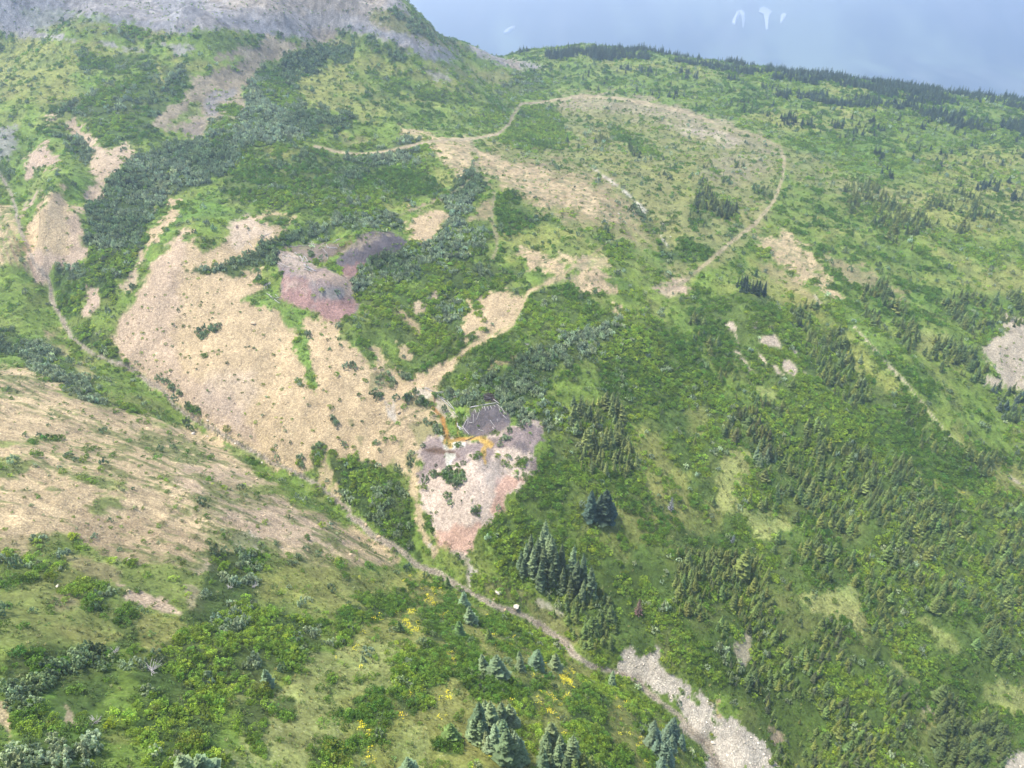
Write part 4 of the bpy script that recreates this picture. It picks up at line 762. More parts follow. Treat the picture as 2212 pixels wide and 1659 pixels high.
PARTS = [(0, 'ground', 'hillside ground of meadow turf and bare tan soil', 'ground', 'structure'),
 (2, 'scree_slope', 'grey blue scree slope under the skyline at top left', 'scree', 'structure'),
 (7, 'creek_bed', 'narrow stony creek bed winding down the gully', 'creek bed', 'structure'),
 (8, 'dirt_track', 'pale dirt tracks and footpaths crossing the hillside', 'track', 'structure'),
 (3, 'waste_rock_pile', 'reddish waste rock pile with a grey patch on its top, above the tan face', 'rock pile', None),
 (4, 'waste_rock_pile', 'dark slate grey waste rock mound behind the reddish pile', 'rock pile', None),
 (5, 'waste_rock_pile', 'dark grey waste rock pile of the lower workings, ringed by fallen timbers', 'rock pile', None),
 (6, 'waste_rock_pile', 'pale pink waste rock fan spilling down towards the creek', 'rock pile', None)]
for sid, nm, lb, ct, kd in PARTS:
    f = F[fs == sid]
    if not len(f): continue
    u, inv = np.unique(f, return_inverse=True)
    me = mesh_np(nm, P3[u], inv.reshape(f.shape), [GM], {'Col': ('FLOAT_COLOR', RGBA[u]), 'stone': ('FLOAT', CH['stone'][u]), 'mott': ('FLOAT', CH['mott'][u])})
    put(nm, me, lb, ct, 'waste rock piles of the old mine' if kd is None else None, kd)

# ------------------------------------------------------------------ far valley side
def far_land():
    gx = np.arange(-9000, 9001, 60.0); gy = np.concatenate([np.arange(1120, 5600, 160.0), np.arange(5600, 9400, 40.0)])
    X, Y = np.meshgrid(gx, gy)
    t1 = np.clip((Y-1120)/2200, 0, 1); t1 = t1*t1*(3-2*t1)
    Zv = -360-560*t1
    up = np.clip(Y-5700+X*.06, 0, None)
    rid = (fbm(X/900, Y/1600, 201, 4)-.5)
    Z = Zv + up*.40 + rid*220*np.clip(up/500, 0, 1) + (fbm(X/160, Y/260, 211, 4)-.5)*50*np.clip(up/300, 0, 1)
    f1 = fbm(X/420, Y/1100, 221, 5); f2 = fbm(X/90, Y/500, 231, 4)
    a = np.clip((f1-.48)*6, 0, 1)[..., None]; b = np.clip((f2-.55)*7, 0, 1)[..., None]
    hi = np.clip((Z+900)/420-np.clip((X-1500)/9000, -.25, .35), 0, 1)[..., None]**1.5  # paler alpine ground with height; cloud brightness painted in more towards the left
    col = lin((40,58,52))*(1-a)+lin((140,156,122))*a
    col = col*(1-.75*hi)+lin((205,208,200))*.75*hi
    col = col*(1-b*.4)+lin((160,158,150))*b*.4
    idx = np.arange(X.size).reshape(X.shape)
    Fq = np.stack([idx[:-1, :-1], idx[:-1, 1:], idx[1:, 1:], idx[1:, :-1]], -1).reshape(-1, 4)
    n_ = X.size
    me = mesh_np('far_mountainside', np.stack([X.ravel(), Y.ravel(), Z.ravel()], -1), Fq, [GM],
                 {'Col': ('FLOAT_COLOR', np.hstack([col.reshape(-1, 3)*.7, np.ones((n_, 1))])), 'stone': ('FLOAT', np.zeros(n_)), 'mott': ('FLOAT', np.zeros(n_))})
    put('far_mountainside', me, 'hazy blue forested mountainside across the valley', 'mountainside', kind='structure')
    return lambda qx, qy: (-360-560 + max(qy-5700+qx*.06, 0)*.40 + float(fbm(np.array([qx/900]), np.array([qy/1600]), 201, 4)[0]-.5)*220 + float(fbm(np.array([qx/160]), np.array([qy/260]), 211, 4)[0]-.5)*50)
FZ = far_land()
sm, t = mat('old_snow'); b = node(t, 'ShaderNodeBsdfPrincipled'); b.inputs['Specular IOR Level'].default_value = .1; nn = node(t, 'ShaderNodeTexNoise'); nn.inputs['Scale'].default_value = .02
rr = node(t, 'ShaderNodeValToRGB'); rr.color_ramp.elements[0].color = (.5, .52, .55, 1); rr.color_ramp.elements[1].color = (.95, .95, .95, 1); rr.color_ramp.elements[0].position = .35; rr.color_ramp.elements[1].position = .6; t.links.new(nn.outputs[0], rr.inputs[0])
t.links.new(rr.outputs[0], b.inputs['Base Color']); b.inputs['Roughness'].default_value = .8; o = node(t, 'ShaderNodeOutputMaterial'); t.links.new(b.outputs[0], o.inputs[0])
def farhit(p):
    r = ray(p[0], p[1]); tt = np.arange(5600, 9000, 10.0)
    for q in tt:
        if r[2]*q < FZ(r[0]*q, r[1]*q)+4: return r*q
    return r*9000
def snow(pts, label):
    q = np.array([farhit(p) for p in tp(3, pts)]); q[:, 2] += 6
    c = q.mean(0); n_ = len(q)
    top = np.vstack([q, c+(0, -6, 5)]); bot = q-(0, 0, 12)
    Vv = np.vstack([top, bot]); Ff = [(i, (i+1) % n_, n_) for i in range(n_)] + [(i, n_+1+i, n_+1+(i+1) % n_) for i in range(n_)] + [(i, n_+1+(i+1) % n_, (i+1) % n_) for i in range(n_)]
    put('snow_patch', mesh_np('snow_patch', Vv, np.array(Ff), [sm], smooth=False), label, 'snow patch', 'snow patches on the far mountainside')
snow([(365,145),(372,125),(398,75),(412,68),(414,92),(398,120),(385,155)], 'leftmost strip of the first snow patch cluster, high on the far mountainside')
snow([(412,70),(430,66),(446,90),(448,130),(440,178),(432,170),(430,110),(418,95)], 'branched snow patch strip beside the leftmost one on the far mountainside')
snow([(535,80),(545,52),(575,48),(620,76),(605,92),(596,120),(592,185),(580,192),(572,130),(566,80),(548,72)], 'tall T shaped snow patch, middle of the far mountainside')
snow([(672,135),(676,95),(690,86),(708,92),(705,110),(690,130),(676,148)], 'small diamond snow patch right of the T shaped one')
snow([(1047-2127+729-729, 0)] if False else [(-1078,212),(-1065,190),(-1030,172),(-1008,168),(-1020,185),(-1050,205)], 'lone slanting snow patch far left on the distant mountainside')
snow([(-1018,180),(-1012,166),(-1004,168),(-1008,184)], 'tiny snow fleck beside the lone slanting snow patch')

# ------------------------------------------------------------------ plant, rock and log meshes
def build_faces(quads, shades, mats, name, fmat=None):
    Vv = np.array(quads, float).reshape(-1, 3); k = len(quads[0]); Fq = np.arange(len(Vv)).reshape(-1, k)
    return mesh_np(name, Vv, Fq, mats, {'shade': ('FLOAT', np.repeat(np.array(shades), k))}, smooth=False)
def shrub_mesh(name, seed, lumps=10, leaves=24, upright=False, size=.14):
    r = np.random.default_rng(seed); quads = []; sh = []
    for L_ in range(lumps):
        a = r.uniform(0, 2*np.pi); rad = math.sqrt(r.uniform(0, 1))*.95
        h = max(1-rad**2, 0)*.6*r.uniform(.5, 1.35)+.12
        c = np.array([math.cos(a)*rad, math.sin(a)*rad, h]); lr = r.uniform(.2, .4); s0 = r.uniform(.65, 1.35)
        for k in range(leaves):
            d = r.normal(size=3); d[2] = abs(d[2])*.9+.05*0 + (-.25 if r.random() < .2 else 0); d /= np.linalg.norm(d)
            if upright: e = np.array([d[0]*lr*.6, d[1]*lr*.6, d[2]*lr*1.25])
            else: e = d*lr
            p = c+e; p[2] = max(p[2], .02)
            nrm = d*.9+r.normal(size=3)*.55; nrm /= np.linalg.norm(nrm)
            t1 = np.cross(nrm, r.normal(size=3)); t1 /= np.linalg.norm(t1); t2 = np.cross(nrm, t1)
            w = size*r.uniform(.6, 1.25); l = w*(1.5 if upright else 1.1)
            quads.append([p-t1*w*.5, p-t2*l*.5, p+t1*w*.5, p+t2*l*.5]); sh.append(s0*r.uniform(.72, 1.3))
    return build_faces(quads, sh, [LM], name)
def spruce_mesh(name, seed, layers=13, br=9, R=.2, droop=.35, dead=False):
    r = np.random.default_rng(seed); tris = []; sh = []
    for i in range(layers):
        tz = .06+.9*(i/(layers-1))**.95
        rr_ = R*(1-tz)**.8*r.uniform(.85, 1.12)+.012
        nb = max(4, int(br*(1-tz*.45)))
        if dead: nb = max(3, nb//2)
        a0 = r.uniform(0, 6.28)
        for k in range(nb):
            a = a0+2*np.pi*k/nb+r.uniform(-.25, .25); l = rr_*r.uniform(.5, 1.38)
            d = np.array([math.cos(a), math.sin(a), 0]); s_ = np.array([-d[1], d[0], 0])
            z0 = tz+r.uniform(-.015, .015); w = l*.42 if not dead else l*.12
            b0 = np.array([0, 0, z0+.025]); m_ = d*l*.6+[0, 0, z0-l*droop*.35]; e = d*l+[0, 0, z0-l*droop*.75+.2*l*.3]
            for sg_ in (-1, 1):
                side = m_+s_*w*sg_-np.array([0, 0, l*.16])
                tris.append([b0, side, m_]); tris.append([m_, side, e]); q = r.uniform(.7, 1.2); sh += [q*.9, q*1.18]
            if not dead:
                tris.append([b0-[0, 0, .02], m_-[0, 0, l*.3], e]); sh.append(.75)
    tris.append([[.012, 0, .93], [-.012, .008, .93], [0, 0, 1.0]]); sh.append(1.1)
    tris.append([[0, .012, .93], [-.008, -.012, .93], [0, 0, 1.0]]); sh.append(1.1)
    return build_faces([np.array(q) for q in tris], sh, [NM], name)
def tube(pts, rads, k=6, mats=None, name='log'):
    pts = np.array(pts, float); Vv = []; n_ = len(pts)
    for i, p in enumerate(pts):
        d = pts[min(i+1, n_-1)]-pts[max(i-1, 0)]; d /= np.linalg.norm(d)+1e-9
        a = np.cross(d, [0.3, 0.2, 1.0]); a /= np.linalg.norm(a)+1e-9; b = np.cross(d, a)
        for j in range(k):
            th = 2*np.pi*j/k; Vv.append(p+(a*math.cos(th)+b*math.sin(th))*rads[i])
    return Vv, [(i*k+j, i*k+(j+1) % k, (i+1)*k+(j+1) % k, (i+1)*k+j) for i in range(n_-1) for j in range(k)]
def rock_mesh(name, seed):
    r = np.random.default_rng(seed)
    import bmesh
    bm = bmesh.new(); bmesh.ops.create_icosphere(bm, subdivisions=1, radius=1)
    f = r.uniform(.6, 1.1, 3)
    for v_ in bm.verts:
        q = r.uniform(.75, 1.15); v_.co.x *= f[0]*q; v_.co.y *= f[1]*q; v_.co.z *= f[2]*.7*q
    me = bpy.data.meshes.new(name); bm.to_mesh(me); bm.free()
    at = me.attributes.new('shade', 'FLOAT', 'POINT'); at.data.foreach_set('value', r.uniform(.85, 1.15, len(me.vertices)).astype(np.float32)); me.materials.append(SM); return me
def tuft_mesh(name, seed):
    r = np.random.default_rng(seed); q = []; s_ = []
    for k in range(16):
        a = r.uniform(0, 6.28); c = np.array([math.cos(a), math.sin(a), 0])*r.uniform(0, .35); d = np.array([math.cos(a), math.sin(a), 0])
        t1 = np.array([-d[1], d[0], 0])*r.uniform(.05, .1); tip = c+d*r.uniform(.2, .6)+np.array([0, 0, r.uniform(.35, .8)])
        q.append([c-t1, c+t1, tip]); s_.append(r.uniform(.7, 1.3))
    return build_faces([np.array(i) for i in q], s_, [LM], name)
def flower_mesh(name, seed):
    r = np.random.default_rng(seed); q = []
    for k in range(12):
        p = np.array([r.normal()*.35, r.normal()*.35, r.uniform(.4, .8)]); n_ = np.array([0, 0, 1])+r.normal(size=3)*.3; t1 = np.cross(n_, [1, .3, 0]); t1 /= np.linalg.norm(t1); t2 = np.cross(n_, t1); w = r.uniform(.08, .14)
        q.append([p-t1*w, p-t2*w, p+t1*w, p+t2*w])
    return build_faces(q, list(r.uniform(.8, 1.2, 12)), [LM], name)
GREEN = [shrub_mesh('leafy_shrub', s_, 15, 30) for s_ in (1, 2, 3, 4)]
WILLOW = [shrub_mesh('willow_shrub', s_, 13, 30, True, .17) for s_ in (11, 12, 13, 14)]
SPR = [spruce_mesh('crown', 21, 13, 9, .19), spruce_mesh('crown', 22, 15, 9, .165, .45), spruce_mesh('crown', 23, 11, 9, .23, .3)]
SPRBIG = [spruce_mesh('crown', 31, 20, 13, .21), spruce_mesh('crown', 32, 22, 13, .18, .45), spruce_mesh('crown', 33, 18, 13, .24, .3)]
ROCKS = [rock_mesh('rock', s_) for s_ in (41, 42, 43)]
TUFT = [tuft_mesh('tuft', s_) for s_ in (51, 52)]
FLOW = [flower_mesh('flower', s_) for s_ in (61, 62)]
DEADS = spruce_mesh('crown', 71, 15, 10, .17, .25, True)
tv, tf_ = tube([(0, 0, -.06), (0, 0, .5), (0, 0, .96)], [.022, .013, .003], 6)
TRUNK = mesh_np('trunk', np.array(tv), np.array(tf_), [BARK])

def scatter(name, meshes, P, scale, tint, label, cat, tilt=.08):
    n_ = len(P)
    if n_ == 0: return None
    rot = np.stack([rng.normal(0, tilt, n_), rng.normal(0, tilt, n_), rng.uniform(0, 2*np.pi, n_)], -1)
    pm = bpy.data.meshes.new(name); pm.vertices.add(n_); pm.vertices.foreach_set('co', np.ascontiguousarray(P, np.float32).ravel())
    for a, typ, key, arr in (('rot', 'FLOAT_VECTOR', 'vector', rot), ('scl', 'FLOAT_VECTOR', 'vector', scale), ('tint', 'FLOAT_COLOR', 'color', np.hstack([tint, np.ones((n_, 1))])), ('var', 'INT', 'value', rng.integers(0, len(meshes), n_))):
        at = pm.attributes.new(a, typ, 'POINT'); at.data.foreach_set(key, np.ascontiguousarray(arr, np.int32 if typ == 'INT' else np.float32).ravel())
    ob = put(name, pm, label, cat, kind='stuff')
    g = bpy.data.node_groups.new(name, 'GeometryNodeTree')
    g.interface.new_socket('Geometry', in_out='INPUT', socket_type='NodeSocketGeometry'); g.interface.new_socket('Geometry', in_out='OUTPUT', socket_type='NodeSocketGeometry')
    N = g.nodes.new; i_ = N('NodeGroupInput'); o_ = N('NodeGroupOutput'); ip = N('GeometryNodeInstanceOnPoints'); jn = N('GeometryNodeJoinGeometry')
    for me in reversed(meshes):
        so_ = bpy.data.objects.new(me.name, me); oi = N('GeometryNodeObjectInfo'); oi.inputs['Object'].default_value = so_; oi.inputs['As Instance'].default_value = True
        g.links.new(oi.outputs['Geometry'], jn.inputs[0])
    def na(nm, typ):
        q = N('GeometryNodeInputNamedAttribute'); q.data_type = typ; q.inputs[0].default_value = nm; return q.outputs[0]
    g.links.new(i_.outputs[0], ip.inputs['Points']); g.links.new(jn.outputs[0], ip.inputs['Instance']); ip.inputs['Pick Instance'].default_value = True
    g.links.new(na('var', 'INT'), ip.inputs['Instance Index']); g.links.new(na('rot', 'FLOAT_VECTOR'), ip.inputs['Rotation']); g.links.new(na('scl', 'FLOAT_VECTOR'), ip.inputs['Scale'])
    g.links.new(ip.outputs[0], o_.inputs[0])
    md = ob.modifiers.new('scatter', 'NODES'); md.node_group = g
    return ob
# sampling of the ground by density
A_, B_, D_ = P3[F[:, 0]], P3[F[:, 1]], P3[F[:, 3]]
AREA = np.linalg.norm(np.cross(B_-A_, D_-A_), axis=1)
FPX, FPY, FPD = PX[F[:, 0]], PY[F[:, 0]], PD[F[:, 0]]
INV = (FPX > -260) & (FPX < 2520) & (FPY > -60) & (FPY < 1800)
FX, FY = x[F[:, 0]], y[F[:, 0]]
# ground hidden behind a rise gets no plants: running horizon per column
elev = (ZZ/np.hypot(XX, YY)); run = np.maximum.accumulate(elev, 0); VIS = (elev >= run-.012).ravel()[F[:, 0]]
def sample(dens, frac=None):
    w = AREA*dens*INV*VIS; k = rng.poisson(w); f = np.repeat(np.arange(len(F)), k); n_ = len(f)
    a = rng.uniform(size=(n_, 1)); b = rng.uniform(size=(n_, 1))
    return A_[f]*(1-a)*(1-b)+B_[f]*a*(1-b)+D_[f]*(1-a)*b+P3[F[f, 2]]*a*b, f
def tints(n_, base, sv=.18, hv=.12):
    c = np.tile(lin(base)*.8, (n_, 1)); return c*rng.normal(1, sv, (n_, 1)).clip(.5, 1.6)*(1+rng.normal(0, hv, (n_, 1))*np.array([[1.2, .25, -.8]])).clip(.5, 1.6)
cl1 = fbm(FX/7, FY/7, 301, 3); cl2 = fbm(FX/8, FY/8, 311, 3); cl3 = fbm(FX/30, FY/30, 321, 3)
sgf = CH['sg'][F[:, 0]]; swf = CH['sw'][F[:, 0]]
def patchy(c, nz): return np.clip((c-1+np.clip((nz-.5)*2.2+.5, 0, 1))*3+.15*c, 0, 1)*np.where(c > .01, 1, 0)
far = np.clip((FPD-250)/500, 0, 1)
dg = patchy(sgf, cl1)*(.62-.3*far)+.02*(sgf > 0)
dw = patchy(swf, cl2)*(.4-.18*far)+.004*(swf > 0)
def shrubs(dens, base, alt, rlo, rhi, hk):
    hv_ = .05 if hk > 1.2 else .1
    P, f = sample(dens); n_ = len(P)
    s_ = rng.uniform(rlo, rhi, n_)*(1+.25*far[f])*np.where((CH['stone'][F[f, 0]] > .5) & (CH['sg'][F[f, 0]]+CH['sw'][F[f, 0]] < .2), .55, 1)
    sc_ = np.stack([s_*rng.uniform(.85, 1.2, n_), s_*rng.uniform(.85, 1.2, n_), s_*hk*rng.uniform(.65, 1.4, n_)], -1)
    w_ = np.clip((cl3[f]-.5)*5+.5+rng.normal(0, .3, n_), 0, 1)[:, None]
    t_ = tints(n_, base, .24, hv_)*(1-w_)+tints(n_, alt, .24, hv_)*w_
    P = P.copy(); P[:, 2] -= .08
    return P, sc_, t_
gP, gS, gT = shrubs(dg, (108,144,52), (150,178,64), .6, 1.45, 1.05)
wP, wS, wT = shrubs(dw, (146,168,116), (184,200,156), .65, 1.6, 1.4)

# ------------------------------------------------------------------ spruces
BLUE, OLIVE, DARK, MIDG = (132,152,106), (124,136,68), (96,116,64), (114,136,70)
TREES = []                                     # pos, height, tint, label phrase, stand
def stand(phrase, crop, pts, dens, hlo, hhi, colr, wide=1.0, clump=0):
    p = tp(crop, pts, True); n0 = len(F)
    mm = np.where((FPX > p[:, 0].min()) & (FPX < p[:, 0].max()) & (FPY > p[:, 1].min()) & (FPY < p[:, 1].max()) & INV & VIS)[0]
    X = FPX[mm]; Y = FPY[mm]; ins = np.zeros(len(mm), bool)
    for i in range(len(p)):
        a = p[i]; b = p[(i+1) % len(p)]
        if a[1] != b[1]: ins ^= ((a[1] > Y) != (b[1] > Y)) & (X < (b[0]-a[0])*(Y-a[1])/(b[1]-a[1])+a[0])
    w = np.zeros(n0); w[mm[ins]] = dens*(3.0 if dens < .13 and dens > .02 and crop in (6, 9, 8) else 1.25)
    if not clump and .02 < dens < .13: w *= np.clip((fbm(FX/9, FY/9, 411, 3)-.5)*5+.62, .04, 1.1)
    if clump: w *= np.clip((fbm(FX/clump, FY/clump, 401, 3)-.5)*6+.35, 0, 1)*1.6
    w *= np.where(CH['mott'][F[:, 0]] > .9, .12, 1)*np.where(CH['stone'][F[:, 0]] > .5, .2, 1)*np.where(SURF[F[:, 0]] == 8, 0, 1)
    P, f = sample(w)
    for q in P:
        h_ = (hlo+(hhi-hlo)*random.random()**1.6)*random.choice([.45, .6, .75, .9, 1, 1, 1.1, 1.35])
        c = colr if not isinstance(colr, list) else random.choice(colr)
        TREES.append((q, h_, c, phrase, wide*random.uniform(.8, 1.6)))
def tree_at(phrase, crop, base, topy, c, wide=1.2, own=True):
    ox, oy, k = CROP[crop]
    q = hit([(base[0]*k+ox, base[1]*k+oy)])[0]; ty = topy*k+oy
    lo, hi = .5, 25.0
    for _ in range(30):
        h_ = (lo+hi)/2
        if proj(q[0], q[1], q[2]+h_)[1] > ty: lo = h_
        else: hi = h_
    TREES.append((q, h_, c, phrase, wide if not own else wide+.0001))
tree_at('@lone blue spruce just below the creek junction, upper of a close pair', 8, (797,640), 540, BLUE)
tree_at('@lone blue spruce below the creek junction, lower and wider of a close pair', 8, (840,745), 630, BLUE)
tree_at('@small dark spruce between yellow flowers below the creek', 8, (395,797), 728, DARK)
tree_at('@small rounded spruce on the bank right beside the creek', 8, (698,515), 445, MIDG)
tree_at('@green spruce among shrubs left of the bright yellow flowers', 8, (770,830), 725, MIDG, 1.3)
tree_at('@faint green spruce beside the shrubs below the creek', 8, (960,865), 780, MIDG, 1.3)
tree_at('@narrow blue spruce touching the left side of the largest lone spruce', 8, (925,1040), 935, BLUE)
tree_at('@largest lone blue spruce in the middle of the lower meadow', 8, (1008,1090), 940, BLUE, 1.45)
tree_at('@blue spruce midway between the two broadest lone spruces', 8, (1153,1050), 955, BLUE)
tree_at('@short spruce tucked behind the midway blue spruce', 8, (1150,985), 915, BLUE)
tree_at('@broad dark blue spruce, second largest on the lower meadow', 8, (1252,1030), 895, (112,132,96), 1.5)
tree_at('@blue spruce right of the broad dark one, near the creek', 8, (1375,1040), 925, BLUE, 1.3)
tree_at('@slim pale blue spruce standing on the near bank by white gravel', 8, (1728,1148), 1040, BLUE, 1.0)
tree_at('@small squat blue spruce alone on pale meadow', 8, (162,990), 938, BLUE, 1.5)
tree_at('@green spruce alone left of the dense clump at bottom centre', 8, (715,1490), 1370, MIDG, 1.4)
tree_at('@blue spruce cut by the bottom edge, left of centre', 8, (452,1690), 1585, BLUE, 1.4)
tree_at('@slanting pale spruce in the leafy shrubs at lower left', 7, (1692,1140), 1030, BLUE, 1.4)
tree_at('@grey blue spruce at the bottom edge beside yellow shrubs', 7, (1180,1700), 1580, BLUE, 1.8)
tree_at('@second grey blue spruce at the bottom edge beside yellow shrubs', 7, (1300,1690), 1565, BLUE, 1.7)
tree_at('@tiny spruce in bottom left thicket', 7, (210,940), 890, MIDG, 1.3)
CL = [(895,1480,1240),(940,1380,1225),(868,1420,1290),(985,1560,1375),(1030,1400,1240),(1082,1390,1245),(1105,1400,1265),(1022,1480,1340),(1062,1620,1405),(1120,1620,1430),(1160,1620,1460),(940,1530,1425),(860,1480,1330),(915,1400,1260),(975,1430,1230),(1050,1520,1340),(1085,1540,1400),(1110,1540,1400),(905,1500,1350),(1000,1530,1400),(960,1560,1450),(1135,1560,1470)]
for a, b, c in CL: tree_at('the dense blue green clump at bottom centre', 8, (a, b), c, random.choice([BLUE, (108,128,88), (134,152,112)]), 1.05)
CL = [(1350,1540,1355),(1322,1600,1485),(1383,1640,1510),(1470,1640,1455),(1300,1690,1560),(1340,1690,1580),(1440,1700,1590),(1400,1600,1450),(1320,1560,1420),(1290,1640,1520),(1500,1700,1600)]
for a, b, c in CL: tree_at('the bottom edge clump right of centre', 8, (a, b), c, random.choice([BLUE, MIDG, (108,128,88)]), 1.15)
CL = [(1545,1690,1560),(1600,1690,1580),(1660,1720,1610),(1570,1700,1600),(1690,1730,1640)]
for a, b, c in CL: tree_at('the olive trio at the bottom edge', 8, (a, b), c, OLIVE, 1.1)
for k in range(34):
    a = random.uniform(1930, 2190); b = random.uniform(1440, 1700)
    if a < 1960+(b-1440)*.35-20: continue
    tree_at('the grey blue creekside stand', 8, (a, b), b-random.uniform(75, 130), (112,134,106), 1.15)
for a, b, c in ((1600,1700,1510),(1640,1690,1530),(1680,1700,1500),(1710,1700,1540),(1620,1640,1560),(1740,1680,1590)): tree_at('the small dark cluster on the mid slope', 5, (a, b), c, (74,94,76), 1.1)
for a, b, c in ((1310,260,90),(1290,330,150),(1330,360,160),(1350,400,180),(1260,380,200),(1210,350,170),(1190,380,230),(1230,430,260),(1300,440,250),(1380,440,260),(1410,400,230),(1280,500,330),(1350,500,360),(1420,520,380),(1480,420,250),(1500,520,330),(1550,500,300),(1600,560,380),(1480,560,430),(1540,600,460),(1160,400,280),(1170,440,330)):
    tree_at('the tall grey green stand above the creek', 8, (a, b), c, random.choice([(104,122,84), (98,114,78), BLUE]), .8)
for a, b, c in ((400,235,160),(418,240,150),(436,250,150),(455,240,145),(470,262,185),(490,270,180),(508,278,180),(524,285,178),(545,285,195),(562,290,190),(575,285,210),(425,265,180),(450,270,190)): tree_at('the tight dark row on the green shoulder', 6, (a, b), c, (62,80,60), .75)
tree_at('@single dark spruce standing above the tight dark row', 6, (515,165), 100, DARK, 1.2)
for a, b, c in ((510,1340,1225),(572,1330,1240),(545,1370,1300),(590,1350,1290),(635,1340,1290),(530,1360,1280)): tree_at('the pale blue group below the forest edge', 6, (a, b), c, BLUE, .8)
tree_at('@broad olive spruce alone on the right meadow', 9, (425,440), 245, OLIVE, 1.0)
tree_at('@olive spruce by itself at the meadow left of the forest', 6, (245,1610), 1540, OLIVE, 1.1)
tree_at('@small olive spruce above the pale meadow', 6, (130,1230), 1170, OLIVE, 1.2)
tree_at('@blue spruce beside the grassy lane in the upper forest', 6, (1175,710), 650, BLUE, 1.2)
for a, b, c, l in ((1522,942,893,'broad dark'), (1452,898,843,'slim brown green'), (1387,556,530,'far tiny'), (800,671,645,'far paired'), (1580,950,920,'short double'), (1648,960,940,'stub'), (1945,1010,980,'left of two little'), (1980,1008,975,'right of two little'), (2058,1010,975,'round topped little'), (2102,1060,1030,'lowest little'), (20,532,500,'leftmost far meadow'), (34,532,510,'right hand far meadow'), (1485,545,530,'farthest speck like'), (1630,900,850,'tall thin'), (685,640,620,'small meadow'), (1360,830,800,'middle knoll'), (1740,930,905,'thicket edge')):
    tree_at('@%s spruce on the plateau meadow above the bare ground' % l, 2, (a, b), c, DARK, 1.3)
stand('the dark group on the plateau meadow', 2, [(1640,900),(1650,860),(1700,870),(1715,915),(1680,918)], .22, 3, 5, OLIVE)
stand('the string of trees right of the plateau meadow', 2, [(1830,930),(1850,925),(1930,990),(1920,1005),(1850,985)], .15, 3, 4.5, DARK)
for q in ([(160,1040),(240,1040),(240,1085),(170,1075)], [(370,1010),(440,1030),(440,1070),(380,1070)], [(140,1130),(200,1120),(240,1200),(160,1195)], [(290,1110),(370,1150),(350,1180),(295,1160)], [(490,1180),(600,1190),(615,1255),(500,1225)], [(100,1330),(150,1340),(210,1450),(150,1440),(100,1390)]):
    stand('a low grey green patch inside the track loop', 3, q, .14, 2, 3.6, [DARK, MIDG], 1.1)
stand('the dark clump inside the track loop', 3, [(115,1300),(150,1230),(220,1210),(270,1290),(390,1290),(410,1370),(300,1390),(240,1340),(120,1320)], .2, 3.5, 5.5, [DARK, OLIVE, (84,96,60)], 1.1)
stand('the golden olive stand above the right meadow', 5, [(1470,990),(1560,980),(1620,1000),(1720,960),(1780,970),(1800,1100),(1850,1250),(1890,1340),(1880,1430),(1780,1420),(1540,1420),(1530,1300),(1500,1200),(1460,1100)], .14, 4.5, 7, [(136,146,80), (124,136,74), (110,126,74)], .85)
stand('the dark green ridge stand', 2, [(1580,1490),(1690,1440),(1760,1520),(1830,1570),(1830,1620),(1750,1570)], .12, 3, 5, [DARK, MIDG])
stand('the mid slope thicket below the creek stand', 8, [(1300,560),(1480,560),(1650,520),(1760,700),(1760,900),(1600,960),(1440,800),(1330,700)], .09, 3, 5.5, [MIDG, OLIVE, DARK])
stand('the slender stand on the right meadow edge', 9, [(0,320),(60,260),(150,300),(300,300),(420,300),(520,280),(580,420),(640,700),(300,760),(0,700)], .12, 3.5, 6, [OLIVE, MIDG, (110,122,66)], .8)
stand('the upper forest edge', 6, [(290,1100),(360,1040),(540,980),(720,1020),(760,1150),(700,1280),(640,1330),(560,1330),(420,1260),(300,1180)], .1, 4, 6.5, [OLIVE, DARK, (108,112,66)], .9)
stand('the diagonal forest band', 6, [(700,1060),(900,1130),(1250,1300),(1500,1360),(1600,1330),(1560,1450),(1700,1659),(420,1659),(420,1540),(500,1440),(640,1380),(720,1320)], .085, 4, 6.5, [OLIVE, DARK, MIDG, (112,126,70)], .9)
stand('the lower right forest', 9, [(700,0),(2212,0),(2212,900),(2000,900),(1900,800),(1600,650),(1500,560),(1400,480),(1300,300),(1100,200),(900,260),(760,160)], .065, 4, 6.5, [OLIVE, DARK, MIDG], .9)
stand('the dark dip in the lower right forest', 9, [(680,680),(900,720),(1100,780),(1230,900),(1330,1050),(1560,1150),(1540,1659),(700,1659),(560,1250),(300,1100),(260,760)], .09, 3.5, 5.5, [OLIVE, DARK, MIDG, (90,100,66)], .85)
stand('the forest below the meadow patch', 9, [(560,240),(760,160),(900,260),(1100,200),(1300,300),(1400,480),(1560,620),(1540,700),(1300,900),(1220,760),(1180,560),(1060,480),(900,540),(700,540),(620,400)], .05, 3.5, 6, [MIDG, DARK, OLIVE], .9)
stand('the tall stand at the right bottom', 9, [(1640,1240),(1760,1180),(1840,1060),(1930,1090),(1960,1240),(2060,1310),(2120,1500),(2060,1640),(1900,1659),(1700,1659),(1640,1450)], .1, 5.5, 8, [(104,118,64), (90,106,60), DARK], .9)
stand('the thicket at the right edge', 9, [(1850,850),(2212,900),(2212,1150),(1960,1080),(1860,980)], .06, 3, 5, [DARK, MIDG])
stand('the forest under the small bare scars', 6, [(300,700),(420,850),(700,820),(860,1000),(700,1040),(400,980),(260,900)], .03, 3, 5, [MIDG, OLIVE])
stand('the forest right of the bare scars', 6, [(720,380),(900,360),(1060,480),(1120,640),(1200,800),(1240,950),(1100,1050),(980,900),(900,800),(800,560)], .07, 4, 6.5, [DARK, OLIVE, MIDG])
stand('the forest left of the bare scars', 6, [(80,420),(300,500),(370,700),(300,760),(120,600)], .06, 4, 6, [DARK, OLIVE])
